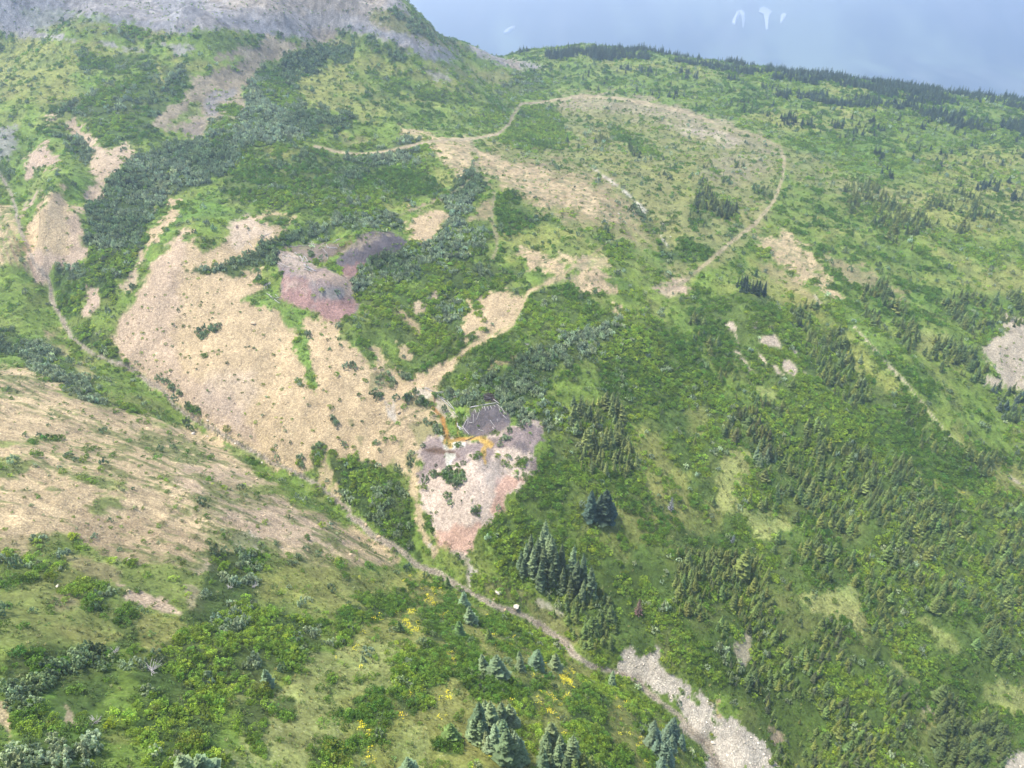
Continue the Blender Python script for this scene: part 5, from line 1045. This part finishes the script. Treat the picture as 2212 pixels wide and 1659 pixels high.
stand('the forest belt above the footpath', 3, [(1060,1170),(1250,1150),(1360,1270),(1600,1480),(1500,1600),(1300,1500),(1180,1400),(1080,1330)], .06, 4, 6.5, [DARK, OLIVE], clump=10)
stand('the forest belt right of the footpath', 6, [(1180,260),(1300,200),(1480,420),(1620,430),(1800,600),(2000,700),(2000,860),(1700,800),(1480,660),(1300,540),(1200,440)], .06, 4, 6.5, [DARK, OLIVE, MIDG], clump=12)
stand('the dark belt on the green terrace', 3, [(1360,1250),(1520,1250),(1700,1180),(1900,1230),(2060,1400),(2000,1460),(1800,1480),(1600,1560),(1500,1500)], .06, 4, 6.5, [DARK, OLIVE], clump=10)
stand('the forest at the far right slope', 6, [(1600,280),(1900,300),(2212,260),(2212,420),(2000,500),(1960,700),(1700,560)], .045, 4, 6.5, [DARK, OLIVE, MIDG], clump=12)
stand('the forest at the right edge below the pale scree', 6, [(1980,860),(2100,900),(2212,900),(2212,1300),(2080,1100)], .07, 4, 6.5, [DARK, (92,112,92)])
stand('the forest slope right of the footpath', 6, [(1400,1000),(1700,1080),(1900,1300),(2212,1450),(2212,1659),(1900,1640),(1700,1500),(1560,1280)], .035, 4, 6.5, [DARK, OLIVE], clump=14)
for q, l in (([(800,790),(890,790),(880,825),(800,820)], 'left'), ([(980,785),(1090,790),(1100,830),(990,815)], 'second'), ([(1140,790),(1220,790),(1330,820),(1310,850),(1150,830)], 'third'), ([(1250,960),(1330,990),(1330,1040),(1260,1010)], 'lower left'), ([(1290,1080),(1390,1100),(1380,1130),(1300,1110)], 'lower'), ([(1520,920),(1630,930),(1620,970),(1530,960)], 'middle'), ([(1790,1160),(2060,1160),(2060,1215),(1800,1200)], 'right'), ([(1930,990),(2010,1000),(2000,1040),(1930,1035)], 'far right'), ([(660,740),(740,740),(780,790),(700,800)], 'upper left'), ([(2120,1230),(2200,1230),(2200,1280),(2120,1270)], 'right edge')):
    stand('the %s small cluster on the green terrace' % l, 3, q, .09, 4.5, 7, (64,84,60), .9)
stand('the scattered young trees on the green terrace', 3, [(0,560),(600,640),(1100,680),(2212,900),(2212,1350),(1700,1150),(1300,950),(800,850),(400,720),(0,620)], .0045, 3, 6, (66,86,62), 1.1)
stand('the scattered trees below the skyline', 2, [(1150,440),(1500,420),(2212,500),(2212,640),(1900,620),(1500,560),(1250,480)], .004, 3, 5.5, (66,86,66), 1.1)
FARS = [('the far skyline wood', 2, [(1080,335),(1200,325),(1700,315),(2212,325),(2212,385),(1900,380),(1400,385),(1250,365)], .11), ('the far skyline wood', 3, [(0,325),(120,345),(270,395),(400,400),(700,440),(900,455),(1100,480),(1400,510),(1650,570),(1850,590),(2212,645),(2212,780),(1900,700),(1600,660),(1300,620),(1200,560),(900,540),(600,500),(400,470),(200,430),(0,390)], .1),
        ('the far right wood', 3, [(620,590),(900,590),(1450,640),(1700,720),(2212,780),(2212,900),(1900,860),(1700,800),(1450,690),(1100,680),(850,650),(640,620)], .09), ('the far wood strip', 3, [(0,450),(200,460),(500,530),(700,560),(640,580),(400,550),(0,500)], .03), ('the far trees', 2, [(1600,425),(2212,440),(2212,500),(1900,480)], .02)]
for a, b, c, d in FARS: stand(a, b, c, d, 4.5, 7.5, [(88,108,84), (78,98,76)], 1.0, clump=22)
# individual trees: the 300 that show largest
dist = np.array([np.linalg.norm(q[0]) for q in TREES]); hh = np.array([q[1] for q in TREES])
named = np.array([q[3][0] == '@' for q in TREES]) | np.array([q[3].startswith(('the dense blue', 'the bottom edge', 'the olive trio', 'the tight dark', 'the tall grey', 'the small dark', 'the pale blue g', 'the grey blue s')) for q in TREES])
score = hh/dist+named*10
order = np.argsort(-score); IND = order[:300]; REST = order[300:]
def size_word(h_, hs): return 'tall' if h_ > np.quantile(hs, .66) else ('short' if h_ < np.quantile(hs, .33) else 'midsize')
def cword(c):
    r, g_, b_ = c
    return 'bluish' if b_ > 90 else ('olive' if r > 110 else ('dark' if g_ < 110 else 'green'))
bystand = {}
for i in IND: bystand.setdefault(TREES[i][3], []).append(i)
def poswords(i, ids, pp):
    px_ = pp[i][0]; py_ = pp[i][1]; xs = sorted(pp[j][0] for j in ids); ys_ = sorted(pp[j][1] for j in ids)
    fx = xs.index(px_)/max(len(xs)-1, 1); fy = ys_.index(py_)/max(len(ys_)-1, 1)
    h_ = ['far left', 'left', 'middle', 'right', 'far right'][min(4, int(fx*5))]; w_ = ['top', 'upper', 'central', 'lower', 'bottom'][min(4, int(fy*5))]
    return w_+' '+h_
pp = {i: proj(*TREES[i][0])[:2] for i in IND}
for i in IND:
    q, h_, c, ph, wd = TREES[i]
    if ph[0] == '@': lab = ph[1:]
    else: lab = '%s %s spruce, %s of %s' % tuple(w_.replace('far ', 'outer ') if False else w_ for w_ in (size_word(h_, [TREES[j][1] for j in bystand[ph]]), cword(c), poswords(i, bystand[ph], pp), ph))
    e = bpy.data.objects.new('spruce_tree', None); C.objects.link(e); e.location = q; e.rotation_euler = (random.gauss(0, .03), random.gauss(0, .03), random.uniform(0, 6.28)); e.empty_display_size = .5
    e['label'] = lab; e['category'] = 'spruce tree'; e['group'] = 'spruces'+(' on their own' if ph[0] == '@' else ' of '+ph)
    big = h_/np.linalg.norm(q) > .02
    s_ = (h_*wd, h_*wd, h_)
    cr = put('crown', random.choice(SPRBIG if big else SPR), parent=e); cr.scale = s_; t_ = tints(1, c, .12, .05)[0]; cr['tint'] = [float(v_) for v_ in t_]
    tk = put('trunk', TRUNK, parent=e); tk.scale = (h_, h_, h_)
P = np.array([TREES[i][0] for i in REST]); h_ = np.array([TREES[i][1] for i in REST]); wd = np.array([TREES[i][4] for i in REST])
T_ = np.vstack([tints(1, TREES[i][2], .16, .06) for i in REST])
scatter('spruce_forest', SPR, P, np.stack([h_*wd, h_*wd, h_], -1), T_, 'dense olive and dark spruce forest covering the right slope and far skyline', 'forest', .07)
# dead trees
for crop, b_, ty, c, lab in ((5, (2105,1640), 1560, (170,170,172), 'bare silver grey dead spruce on the yellow meadow'), (8, (1900,685), 585, (150,120,112), 'reddish brown dead spruce in the mid slope thicket'), (9, (370,235), 180, (150,160,165), 'small bleached dead spruce beside the broad olive one')):
    ox, oy, k = CROP[crop]; q = hit([(b_[0]*k+ox, b_[1]*k+oy)])[0]; h_ = 1.0
    while proj(q[0], q[1], q[2]+h_)[1] > ty*k+oy and h_ < 15: h_ += .2
    e = bpy.data.objects.new('dead_spruce', None); C.objects.link(e); e.location = q; e['label'] = lab; e['category'] = 'dead tree'; e['group'] = 'dead spruces'
    for rz in (0, 1.3):
        cr = put('branches', DEADS, parent=e); cr.scale = (h_*1.3, h_*1.3, h_); cr.rotation_euler = (0, 0, rz); cr['tint'] = [float(v_) for v_ in lin(c)*.7]
    tk = put('trunk', TRUNK, parent=e); tk.scale = (h_, h_, h_)

# ------------------------------------------------------------------ shrubs: 300 of each kind that show largest, the rest as thickets
REG = [('the far left ribs', 1, (200,1300)), ('the bottom left thicket', 7, (300,1300)), ('the big thicket at lower left', 7, (1200,1250)), ('the meadow island left of centre', 7, (1620,1300)), ('the bottom meadow at centre', 8, (500,1000)), ('the yellow flowering meadow', 8, (400,700)),
 ('the bank below the creek', 8, (1100,800)), ('the bottom slope near the creek', 8, (1650,1300)), ('the tan face', 4, (1400,700)), ('the foot of the tan face', 4, (1200,1000)), ('the lobe beside the pink fan', 4, (2200,1500)),
 ('the near tan slope', 4, (500,1200)), ('the upper left of the near slope', 4, (300,800)), ('the gully belt', 1, (800,1300)), ('the lower mine workings', 'B', (900,1000)), ('the pink fan', 'D', (500,900)), ('the band above the lower mine', 5, (1300,750)),
 ('the slope right of the pink fan', 5, (1500,1500)), ('the centre slope', 5, (700,300)), ('the mine dumps', 'A', (1000,800)), ('the right slope', 6, (1000,1000)), ('the right hand meadow', 9, (500,300)), ('the lower right forest', 9, (1200,1100)), ('the forest foot by the white gravel', 9, (300,1400)), ('the plateau edge', 2, (1500,1500)), ('the bare slope at the left', 7, (500,350)), ('the mid left pasture', 7, (1300,500)), ('the bottom edge at left', 7, (700,1600))]
RC = np.array([tp(c, [p])[0] for _, c, p in REG])
def shrub_objects(P, Sx, T_, meshes, name, kindword, brightword):
    px_, py_, d_ = proj(P[:, 0], P[:, 1], P[:, 2])
    onscreen = (px_ > 5) & (px_ < 2207) & (py_ > 5) & (py_ < 1655)
    iso = np.zeros(len(P))
    sz = Sx[:, 2]/d_*onscreen
    idx_ = np.argsort(-sz)[:300]
    reg = np.array([np.argmin(((RC-(px_[i], py_[i]))**2).sum(1)) for i in idx_])
    lum = T_[idx_].sum(1); q1, q2 = np.quantile(lum, [.33, .66]); s1, s2 = np.quantile(Sx[idx_, 0], [.33, .66])
    for r_ in np.unique(reg):
        ids = idx_[reg == r_]; xs = np.sort(px_[ids]); ys_ = np.sort(py_[ids])
        for i in ids:
            fx = np.searchsorted(xs, px_[i])/len(ids); fy = np.searchsorted(ys_, py_[i])/len(ids)
            pw = ['top', 'upper', 'central', 'lower', 'bottom'][min(4, int(fy*5))]+' '+['far left', 'left', 'middle', 'right', 'far right'][min(4, int(fx*5))]
            l_ = T_[i].sum(); w_ = brightword[0] if l_ < q1 else (brightword[1] if l_ < q2 else brightword[2]); g_ = 'narrow' if Sx[i, 0] < s1 else ('round' if Sx[i, 0] < s2 else 'broad')
            o_ = put(name, meshes[i % len(meshes)], '%s %s %s, %s of %s' % (g_, w_, kindword, pw, REG[r_][0]), 'shrub', '%ss of %s' % (kindword, REG[r_][0]))
            o_.location = P[i]; o_.scale = Sx[i]; o_.rotation_euler = (0, 0, random.uniform(0, 6.28)); o_['tint'] = [float(v_) for v_ in T_[i]]
    k = np.ones(len(P), bool); k[idx_] = False
    return P[k], Sx[k], T_[k]
gP, gS, gT = shrub_objects(gP, gS, gT, GREEN, 'leafy_shrub', 'leafy shrub', ('dark green', 'green', 'bright green'))
wP, wS, wT = shrub_objects(wP, wS, wT, WILLOW, 'willow_shrub', 'willow shrub', ('dull grey green', 'grey green', 'silvery'))
scatter('leafy_thicket', GREEN, gP, gS, gT, 'bright and dark green leafy thicket spread over the slopes', 'thicket')
scatter('willow_thicket', WILLOW, wP, wS, wT, 'grey green willow thicket filling the gullies and belts', 'thicket')
# yellow green single shrubs
for crop, p_, r_, lab in ((7, (1205,1520), 3.0, 'bright yellow green shrub behind the grey blue bottom edge spruces'), (7, (2110,1580), 3.4, 'vivid yellow shrub at the bottom edge left of centre'), (4, (1435,1140), 2.4, 'bright round green shrub standing at the foot of the tan face'), ('B', (1790,200), 1.7, 'yellow green round shrub in the silvery willow band'), ('B', (2000,670), 1.7, 'yellow green shrub at the right of the lower mine'), (8, (1190,1390), 2.2, 'yellow leafed shrub right of the dense spruce clump'), (7, (1650,1180), 2.6, 'pale green domed shrub on top of the meadow island thicket'), (9, (950,470), 3.0, 'yellow green shrub at the upper edge of the right meadow patch'), (9, (680,30), 2.6, 'light green shrub at the top of the lower right forest'), (9, (235,1255), 1.8, 'olive yellow shrub beside the white gravel')):
    ox, oy, k = CROP[crop]; q = hit([(p_[0]*k+ox, p_[1]*k+oy)])[0]
    o_ = put('leafy_shrub', GREEN[0], lab, 'shrub', 'yellow green shrubs'); o_.location = q; o_.scale = (r_*.75, r_*.75, r_*.9); o_.rotation_euler = (0, 0, random.uniform(0, 6)); o_['tint'] = [float(v_) for v_ in lin((150,165,60))*KALB]
# bleached dead shrubs
def twig_mesh(seed):
    r = np.random.default_rng(seed); VV = []; FF = []
    for k in range(26):
        a = r.uniform(0, 6.28); e = r.uniform(.15, .9); d = np.array([math.cos(a)*math.cos(e), math.sin(a)*math.cos(e), math.sin(e)]); l = r.uniform(.6, 1.1)
        p0 = r.normal(size=3)*.08; p0[2] = 0; v_, f_ = tube([p0, p0+d*l*.5+r.normal(size=3)*.05, p0+d*l+r.normal(size=3)*.1], [.035, .025, .012], 4); n0 = len(VV); VV += v_; FF += [tuple(i+n0 for i in q) for q in f_]
    return mesh_np('dead_shrub', np.array(VV), np.array(FF), [LOGM])
TW = twig_mesh(5)
for crop, p_, r_, lab in ((7, (955,1040), 2.4, 'bleached bare shrub in the middle of the lower left thicket'), (7, (1600,515), 2.0, 'bleached bare shrub right of the willow clump'), (7, (720,935), 1.6, 'bare twiggy shrub beside silvery willow at left'), (7, (1450,520), 1.5, 'bare grey shrub inside the dark willow clump'), (7, (960,1310), 1.4, 'low bare branches on the bottom left slope'), (5, (1200,600), 1.8, 'pale bare brush on the centre slope'), ('A', (380,1010), 2.6, 'white bleached brush heap left of the reddish waste pile'), (7, (600,1370), 1.6, 'bare shrub with white stems at bottom left')):
    ox, oy, k = CROP[crop]; q = hit([(p_[0]*k+ox, p_[1]*k+oy)])[0]; o_ = put('dead_shrub', TW, lab, 'dead shrub', 'bleached dead shrubs'); o_.location = q; o_.scale = (r_, r_, r_*.8); o_.rotation_euler = (0, 0, random.uniform(0, 6))

# ------------------------------------------------------------------ loose rocks, grass tufts, flowers
stf = CH['stone'][F[:, 0]]; creekf = SURF[F[:, 0]] == 7
P, f = sample(stf**2*np.where(FPD < 420, .07, .02)+creekf*.5); n_ = len(P)
s_ = rng.lognormal(-1.25, .38, n_).clip(.12, .75)*np.where(creekf[f], .75, 1)
T_ = COL[F[f, 0]]*rng.uniform(.8, 1.5, (n_, 1)); T_ = np.clip(T_, 0, .75)
scatter('loose_rocks', ROCKS, P, np.repeat(s_[:, None], 3, 1), T_, 'loose angular rocks strewn over scree, waste piles and creek bed', 'rocks', .5)
mof = CH['mott'][F[:, 0]]
P, f = sample(np.clip(1-stf*1.5, .03, 1)*(.05+.16*mof)*np.where(FPD < 330, 1, .12)); n_ = len(P); s_ = rng.uniform(.45, .95, n_)
k = rng.uniform(size=(n_, 1)) < (.15+.5*mof[f])[:, None]
T_ = np.where(k, tints(n_, (188,188,128), .15, .05), np.minimum(COL[F[f, 0]]*rng.uniform(.9, 1.35, (n_, 1)), .6))
scatter('meadow_grass', TUFT, P, np.repeat(s_[:, None], 3, 1), T_, 'tufts of pale and green grass over the meadows', 'grass', .15)
HERB = [shrub_mesh('herb', s_, 5, 11, False, .3) for s_ in (81, 82)]
P, f = sample((np.clip(1-stf*1.6, 0, 1)+face[F[:, 0]]*.22+CH['str'][F[:, 0]]*.12)*np.where(FPD < 330, .42, np.where(FPD < 650, .16, .05))*np.clip(1.1-mof*.7, .1, 1)*np.where(SURF[F[:, 0]] == 8, 0, 1)*np.clip((fbm(FX/2.5, FY/2.5, 601, 2)-.4)*5, .15, 1)); n_ = len(P)
s_ = rng.uniform(.4, .85, n_)*np.where(FPD[f] < 330, 1, 1.35)*np.where(stf[f] > .6, .62, 1)
w_ = np.maximum(rng.uniform(size=(n_, 1)), (stf[f] > .6)[:, None]); T_ = tints(n_, (104,130,66), .2, .06)*w_+np.minimum(COL[F[f, 0]]*rng.uniform(.85, 1.3, (n_, 1)), .6)*(1-w_)
scatter('herb_cover', HERB, P, np.stack([s_*1.2, s_*1.2, s_*.8], -1), T_, 'low leafy herbs and dwarf shrubs covering the turf between thickets', 'low plants', .1)
print('herbs', n_)
flf = CH['fl'][F[:, 0]]
P, f = sample(flf*np.clip((fbm(FX/3, FY/3, 501, 2)-.42)*5, 0, 1)*.55); n_ = len(P)
scatter('yellow_wildflowers', FLOW, P, np.repeat(rng.uniform(.7, 1.3, n_)[:, None], 3, 1), tints(n_, (226,214,50), .12, .05)*1.1, 'patches of bright yellow wildflowers in the bottom meadow', 'flowers', .2)

# ------------------------------------------------------------------ boulders
BO = [(4,(1600,465),1.3,'flat tan slab lying high on the tan face'),(4,(1220,1160),.9,'pale boulder on the turf left of the creek'),(4,(1310,1078),.9,'upright pale boulder on the creek bank under the tan face'),(4,(1490,1222),.8,'white flat stone beside the creek bend'),(4,(1655,1345),.6,'small white boulder on turf below the creek'),(4,(1312,1178),.5,'smaller pale stone right of the turf boulder'),
      (8,(1130,640),1.5,'large white boulder in the middle of the creek'),(8,(1015,552),1.5,'tan boulder on the far bank above the white one'),(8,(990,590),.9,'brown boulder left of the creek bend'),(8,(450,266),.8,'white boulder in the green bank left of the pink fan'),(8,(262,198),1.0,'light boulder in the creek at left'),(8,(180,120),1.1,'tan block in the creek bed near left'),(8,(82,310),.7,'small tan boulder on the near bank'),(8,(1058,660),.7,'grey stone beside the near creek bank'),
      (2,(1778,1355),.9,'lone pale boulder on the bare plateau ground'),(2,(2060,1416),.9,'pale boulder right of the white rock line'),(2,(2105,1497),.7,'small pale boulder lowest by the white rock line'),(7,(806,343),.7,'white stone on the upper left turf'),(7,(362,514),.6,'white stone on bare patch at left'),(9,(245,1502),.9,'white boulder in the lower gravel'),(5,(390,1025),1.4,'tan outcrop block on the lower tan slope'),(5,(790,690),.9,'grey boulder beside the sandy path')]
for j, (crop, p_, r_, lab) in enumerate(BO):
    ox, oy, k = CROP[crop]; q = hit([(p_[0]*k+ox, p_[1]*k+oy)])[0]; o_ = put('boulder', ROCKS[j % 3], lab, 'boulder', 'boulders along creek and slopes'); o_.location = q+np.array([0, 0, r_*.15]); o_.scale = (r_, r_*.8, r_*.75); o_.rotation_euler = (.2, .1, j*1.3)
    o_['tint'] = [float(v_) for v_ in lin((228,218,198) if ('white' in lab or 'pale' in lab) else (205,182,148))*.7]

# ------------------------------------------------------------------ fallen mine timbers
def log_at(crop, a, b, r_, lab, grp, dark=False, lift=.0):
    r_ = r_*.8 if r_ < .25 else r_
    q = hit(tp(crop, [a, b])); p0, p1 = q; n_ = 5; ts = np.linspace(0, 1, n_); mid = [p0*(1-t_)+p1*t_ for t_ in ts]
    zz = height(np.array([m_[0] for m_ in mid]), np.array([m_[1] for m_ in mid])); add = max(0, max(zz[i]-mid[i][2] for i in range(n_)))
    L_ = np.linalg.norm(p1-p0); sd = np.cross(p1-p0, [0, 0, 1]); sd /= np.linalg.norm(sd)+1e-9; bend = random.uniform(-.02, .02)*L_
    pts = [m_+np.array([0, 0, r_*.8+lift+min(add, .8)*.8])+sd*bend*math.sin(math.pi*t_) for m_, t_ in zip(mid, ts)]
    c = pts[0].copy(); v_, f_ = tube([p-c for p in pts], [r_*1.1, r_, r_*.95, r_*.85, r_*.7], 7)
    f4 = list(f_); e0 = len(v_); v_ += [pts[0]-c, pts[-1]-c]
    f4 += [(e0, (j+1) % 7, j, e0) for j in range(7)]
    me = bpy.data.meshes.new('timber'); fc = [q_ for q_ in f_]+[(e0, (j+1) % 7, j) for j in range(7)]+[(e0+1, 28+j, 28+(j+1) % 7) for j in range(7)]
    me.from_pydata([tuple(map(float, p)) for p in v_], [], fc); me.materials.append(DARKW if dark else LOGM)
    for p_ in me.polygons: p_.use_smooth = len(p_.vertices) == 4
    o_ = put('timber', me, lab, 'timber', grp); o_.location = c
    return o_
GA = 'fallen timbers by the upper waste piles'; GB = 'fallen timbers round the lower dark pile'
LA = [((725,610),(830,700),.2,'long white timber across the top of the reddish pile'),((790,640),(835,715),.18,'white timber crossing beside the longest one'),((850,648),(898,738),.2,'white timber leaning at right of the crossed pair'),((835,650),(832,712),.15,'short upright white timber in the crossed group'),((800,700),(870,725),.15,'white timber under the crossed group'),((840,755),(1000,848),.22,'long pale timber pointing down to the right'),((850,775),(985,840),.16,'timber alongside the long pale one'),((840,800),(960,855),.16,'lowest timber of the pale parallel group'),((570,628),(640,660),.14,'thin grey timber near the willow edge'),((640,640),(730,685),.16,'grey timber left of the long white one'),((555,650),(590,700),.12,'short timber left on the flat'),((585,655),(600,690),.12,'very short timber beside the left short one'),((490,730),(575,790),.14,'timber in shrub at the left of the reddish pile'),((560,830),(600,770),.14,'white timber crossing the left shrub timber'),((610,780),(690,790),.14,'timber pointing right from the left shrub'),((540,740),(620,775),.12,'middle timber in the left shrub tangle'),
      ((1060,520),(1105,540),.14,'small timber on the dark flat, left end'),((1125,500),(1140,550),.16,'upright timber on the dark flat'),((1140,540),(1270,553),.15,'long thin timber on the dark flat'),((1150,530),(1170,560),.13,'stub timber on the dark flat'),((1080,560),(1150,635),.14,'slanting timber below the dark flat'),((1140,650),(1142,695),.13,'lowest stub below the slanting timber'),((890,480),(980,500),.15,'timber in the heap under the willows'),((930,455),(945,500),.13,'upright timber in the heap under the willows'),((950,460),(970,500),.13,'second upright in the heap under the willows'),((1215,480),(1290,430),.16,'timber leaning by the right end of willows'),((1250,440),(1290,440),.18,'thick timber end by the willows'),((1265,500),(1280,530),.13,'small stub below the leaning timber'),((640,530),(900,510),.1,'thin pole along the foot of the willows'),((900,520),(1040,490),.1,'second thin pole along the foot of the willows'),
      ((370,1120),(480,1200),.16,'timber in the lower left heap on the turf'),((440,1190),(555,1170),.16,'white timber lying across the lower left heap'),((480,1130),(515,1165),.14,'short timber on the lower left heap'),((470,1200),(540,1250),.2,'wide white board at the bottom of the heap'),((400,1130),(430,1180),.14,'left stub of the lower left heap'),((330,990),(350,1070),.12,'white pole in the brush heap, left'),((365,980),(380,1060),.12,'white pole in the brush heap, middle'),((400,980),(415,1050),.12,'white pole in the brush heap, right'),
      ((330,400),(430,350),.14,'grey timber at the head of the upper gully'),((270,420),(340,390),.13,'second grey timber at the head of the upper gully'),((130,340),(165,440),.12,'thin white pole on the pale slope'),((150,490),(190,540),.2,'dark grey timber heap end on the pale slope'),((380,380),(400,420),.13,'short timber right of the gully head')]
for a, b, r_, l in LA: log_at('A', a, b, r_, l, GA)
LB = [((625,415),(740,475),.22,'upper long timber running from the log heap'),((680,460),(840,600),.24,'long pale timber sloping down to the right'),((740,470),(850,610),.2,'second pale timber alongside the sloping one'),((630,425),(720,490),.18,'lower grey timber near the log heap'),((575,385),(730,365),.18,'top timber of the grey log heap'),((580,400),(720,385),.18,'second timber of the grey log heap'),((590,410),(660,390),.2,'third timber of the grey log heap'),((480,330),(570,365),.16,'weathered timber left of the log heap'),((460,320),(540,330),.14,'thin timber left of the log heap'),((510,350),(600,375),.15,'short timber joining the log heap'),((760,470),(880,430),.16,'silver timber in the willow gap'),((800,430),(870,440),.15,'second silver timber in the willow gap'),((880,530),(930,520),.16,'white stub under the willow gap'),((870,480),(930,470),.16,'grey timber right of the willow gap'),((780,620),(850,690),.15,'broken board at the end of the long timber'),((830,620),(900,700),.16,'reddish board beside the broken one'),((885,750),(888,825),.3,'thick white upright timber left of dark pile'),((900,815),(925,865),.3,'white leaning timber below the thick upright'),((915,820),(960,850),.2,'white timber crossing the leaning one'),((1005,720),(935,865),.16,'long slanting pole at the left edge of dark pile'),((1018,690),(1016,790),.15,'upright pole at the left edge of dark pile'),((945,810),(1040,920),.18,'long timber pointing down from the crossed group'),((1000,670),(1005,700),.14,'short stake at the upper left of dark pile'),((970,680),(968,740),.12,'faint stake left of dark pile'),
      ((1040,590),(1380,525),.22,'long retaining beam along the top of dark pile'),((1060,575),(1300,530),.15,'upper beam behind the retaining beam'),((1340,480),(1560,640),.16,'long pole down the right edge of dark pile'),((1380,530),(1450,590),.18,'stout beam at the upper right corner'),((1040,600),(1055,665),.2,'first dark post hanging from the beam'),((1105,595),(1120,645),.18,'second post hanging from the beam'),((1155,590),(1170,625),.17,'third post hanging from the beam'),((1195,565),(1210,590),.16,'fourth short post at the beam'),((1225,560),(1240,615),.17,'fifth post hanging from the beam'),((1265,560),(1280,600),.16,'sixth post hanging from the beam'),((1300,550),(1320,590),.16,'seventh post hanging from the beam'),((1345,545),(1365,565),.15,'eighth short post at the beam end'),((1160,630),(1128,725),.15,'curved pole lying on the dark slope'),((1085,660),(1083,780),.12,'thin dark pole lying down the dark slope'),((1410,580),(1440,655),.14,'pole on the upper right of dark slope'),((1440,570),(1490,660),.14,'second pole on the upper right of dark slope'),((1460,670),(1510,720),.13,'short pole at right of dark slope'),((1300,735),(1370,830),.12,'thin pole in the middle right of dark slope'),((1325,820),(1355,850),.15,'short white piece on the dark slope'),((1150,850),(1220,870),.15,'white piece low on the dark slope'),((1035,755),(1080,768),.15,'white stub at left of dark slope'),((1385,715),(1390,750),.13,'small stub right of dark slope'),
      ((985,990),(1110,935),.16,'dark pole lying across the ochre seep'),((870,1320),(885,1275),.14,'pole stub below the white seep'),((630,790),(660,770),.12,'white stick in the shrubs left of the seep'),((600,910),(625,875),.12,'white stick below the shrubs left of the seep'),((1260,110),(1370,70),.16,'dark log on the grassy track'),((1370,70),(1460,40),.15,'continuing dark log on the grassy track'),((970,205),(1020,215),.18,'weathered log pile piece above the willows')]
for a, b, r_, l in LB: log_at('B', a, b, r_, l, GB, dark=('dark pole lying across' in l or 'dark log' in l or 'first dark' in l))
for k in range(16):
    a = random.uniform(1195, 1310); b = random.uniform(400, 470); th = random.uniform(-.2, .9)
    log_at('B', (a, b), (a+60*math.cos(th), b+45*math.sin(th)), random.uniform(.1, .2), '%s charred timber in the heap above the dark pile' % ['lowest', 'short', 'thick', 'thin', 'slanting', 'long', 'half buried', 'black', 'grey black', 'brown black', 'split', 'crossing', 'upper', 'outer', 'inner', 'topmost'][k], 'charred timber heap above the dark pile', True, random.uniform(0, .7))

by = {}
for o_ in S.objects:
    if o_.parent is None and 'label' in o_ and 'group' in o_: by.setdefault(o_['label'], []).append(o_)
ORD = ['second', 'third', 'fourth', 'fifth', 'sixth', 'seventh', 'eighth', 'ninth', 'tenth']
for lb, os_ in by.items():
    if len(os_) < 2 or False and len(os_) > 11: continue
    if len(lb.split()) > 15: lb = ' '.join(lb.split()[1:])
    os_.sort(key=lambda o_: proj(*o_.location)[0])
    for i, o_ in enumerate(os_):
        o_['label'] = ' '.join(((['left hand', 'right hand'][i] if len(os_) == 2 else 'leftmost' if i == 0 else 'rightmost' if i == len(os_)-1 else ORD[i-1])+' '+lb).replace('left hand', 'left-hand').replace('right hand', 'right-hand').split())
for o_ in S.objects:
    w_ = str(o_.get('label', '')).split()
    if len(w_) > 16: o_['label'] = ' '.join(w_[1:] if len(w_) == 17 else w_[2:])
    if len(str(o_.get('label', '')).split()) > 16: print('LONG', o_['label'])
# ------------------------------------------------------------------ haze
bm_v = [(a, b, c) for c in (-1000, 340) for b in (-700, 9600) for a in (-9300, 9300)]
hz = bpy.data.meshes.new('haze'); hz.from_pydata(bm_v, [], [(0, 2, 3, 1), (4, 5, 7, 6), (0, 1, 5, 4), (2, 6, 7, 3), (0, 4, 6, 2), (1, 3, 7, 5)])
hm, t = mat('haze_air'); vp = node(t, 'ShaderNodeVolumePrincipled'); vp.inputs['Color'].default_value = (.58, .72, .92, 1); vp.inputs['Density'].default_value = .0003; vp.inputs['Anisotropy'].default_value = .45
o = node(t, 'ShaderNodeOutputMaterial'); t.links.new(vp.outputs[0], o.inputs['Volume']); hz.materials.append(hm)
ho = put('haze', hz, 'pale blue haze filling the air of the valley', 'haze', kind='stuff'); ho.display_type = 'WIRE'
print('COUNTS verts', V, 'green', len(gP), 'willow', len(wP), 'trees', len(TREES), 'objects', len(S.objects))
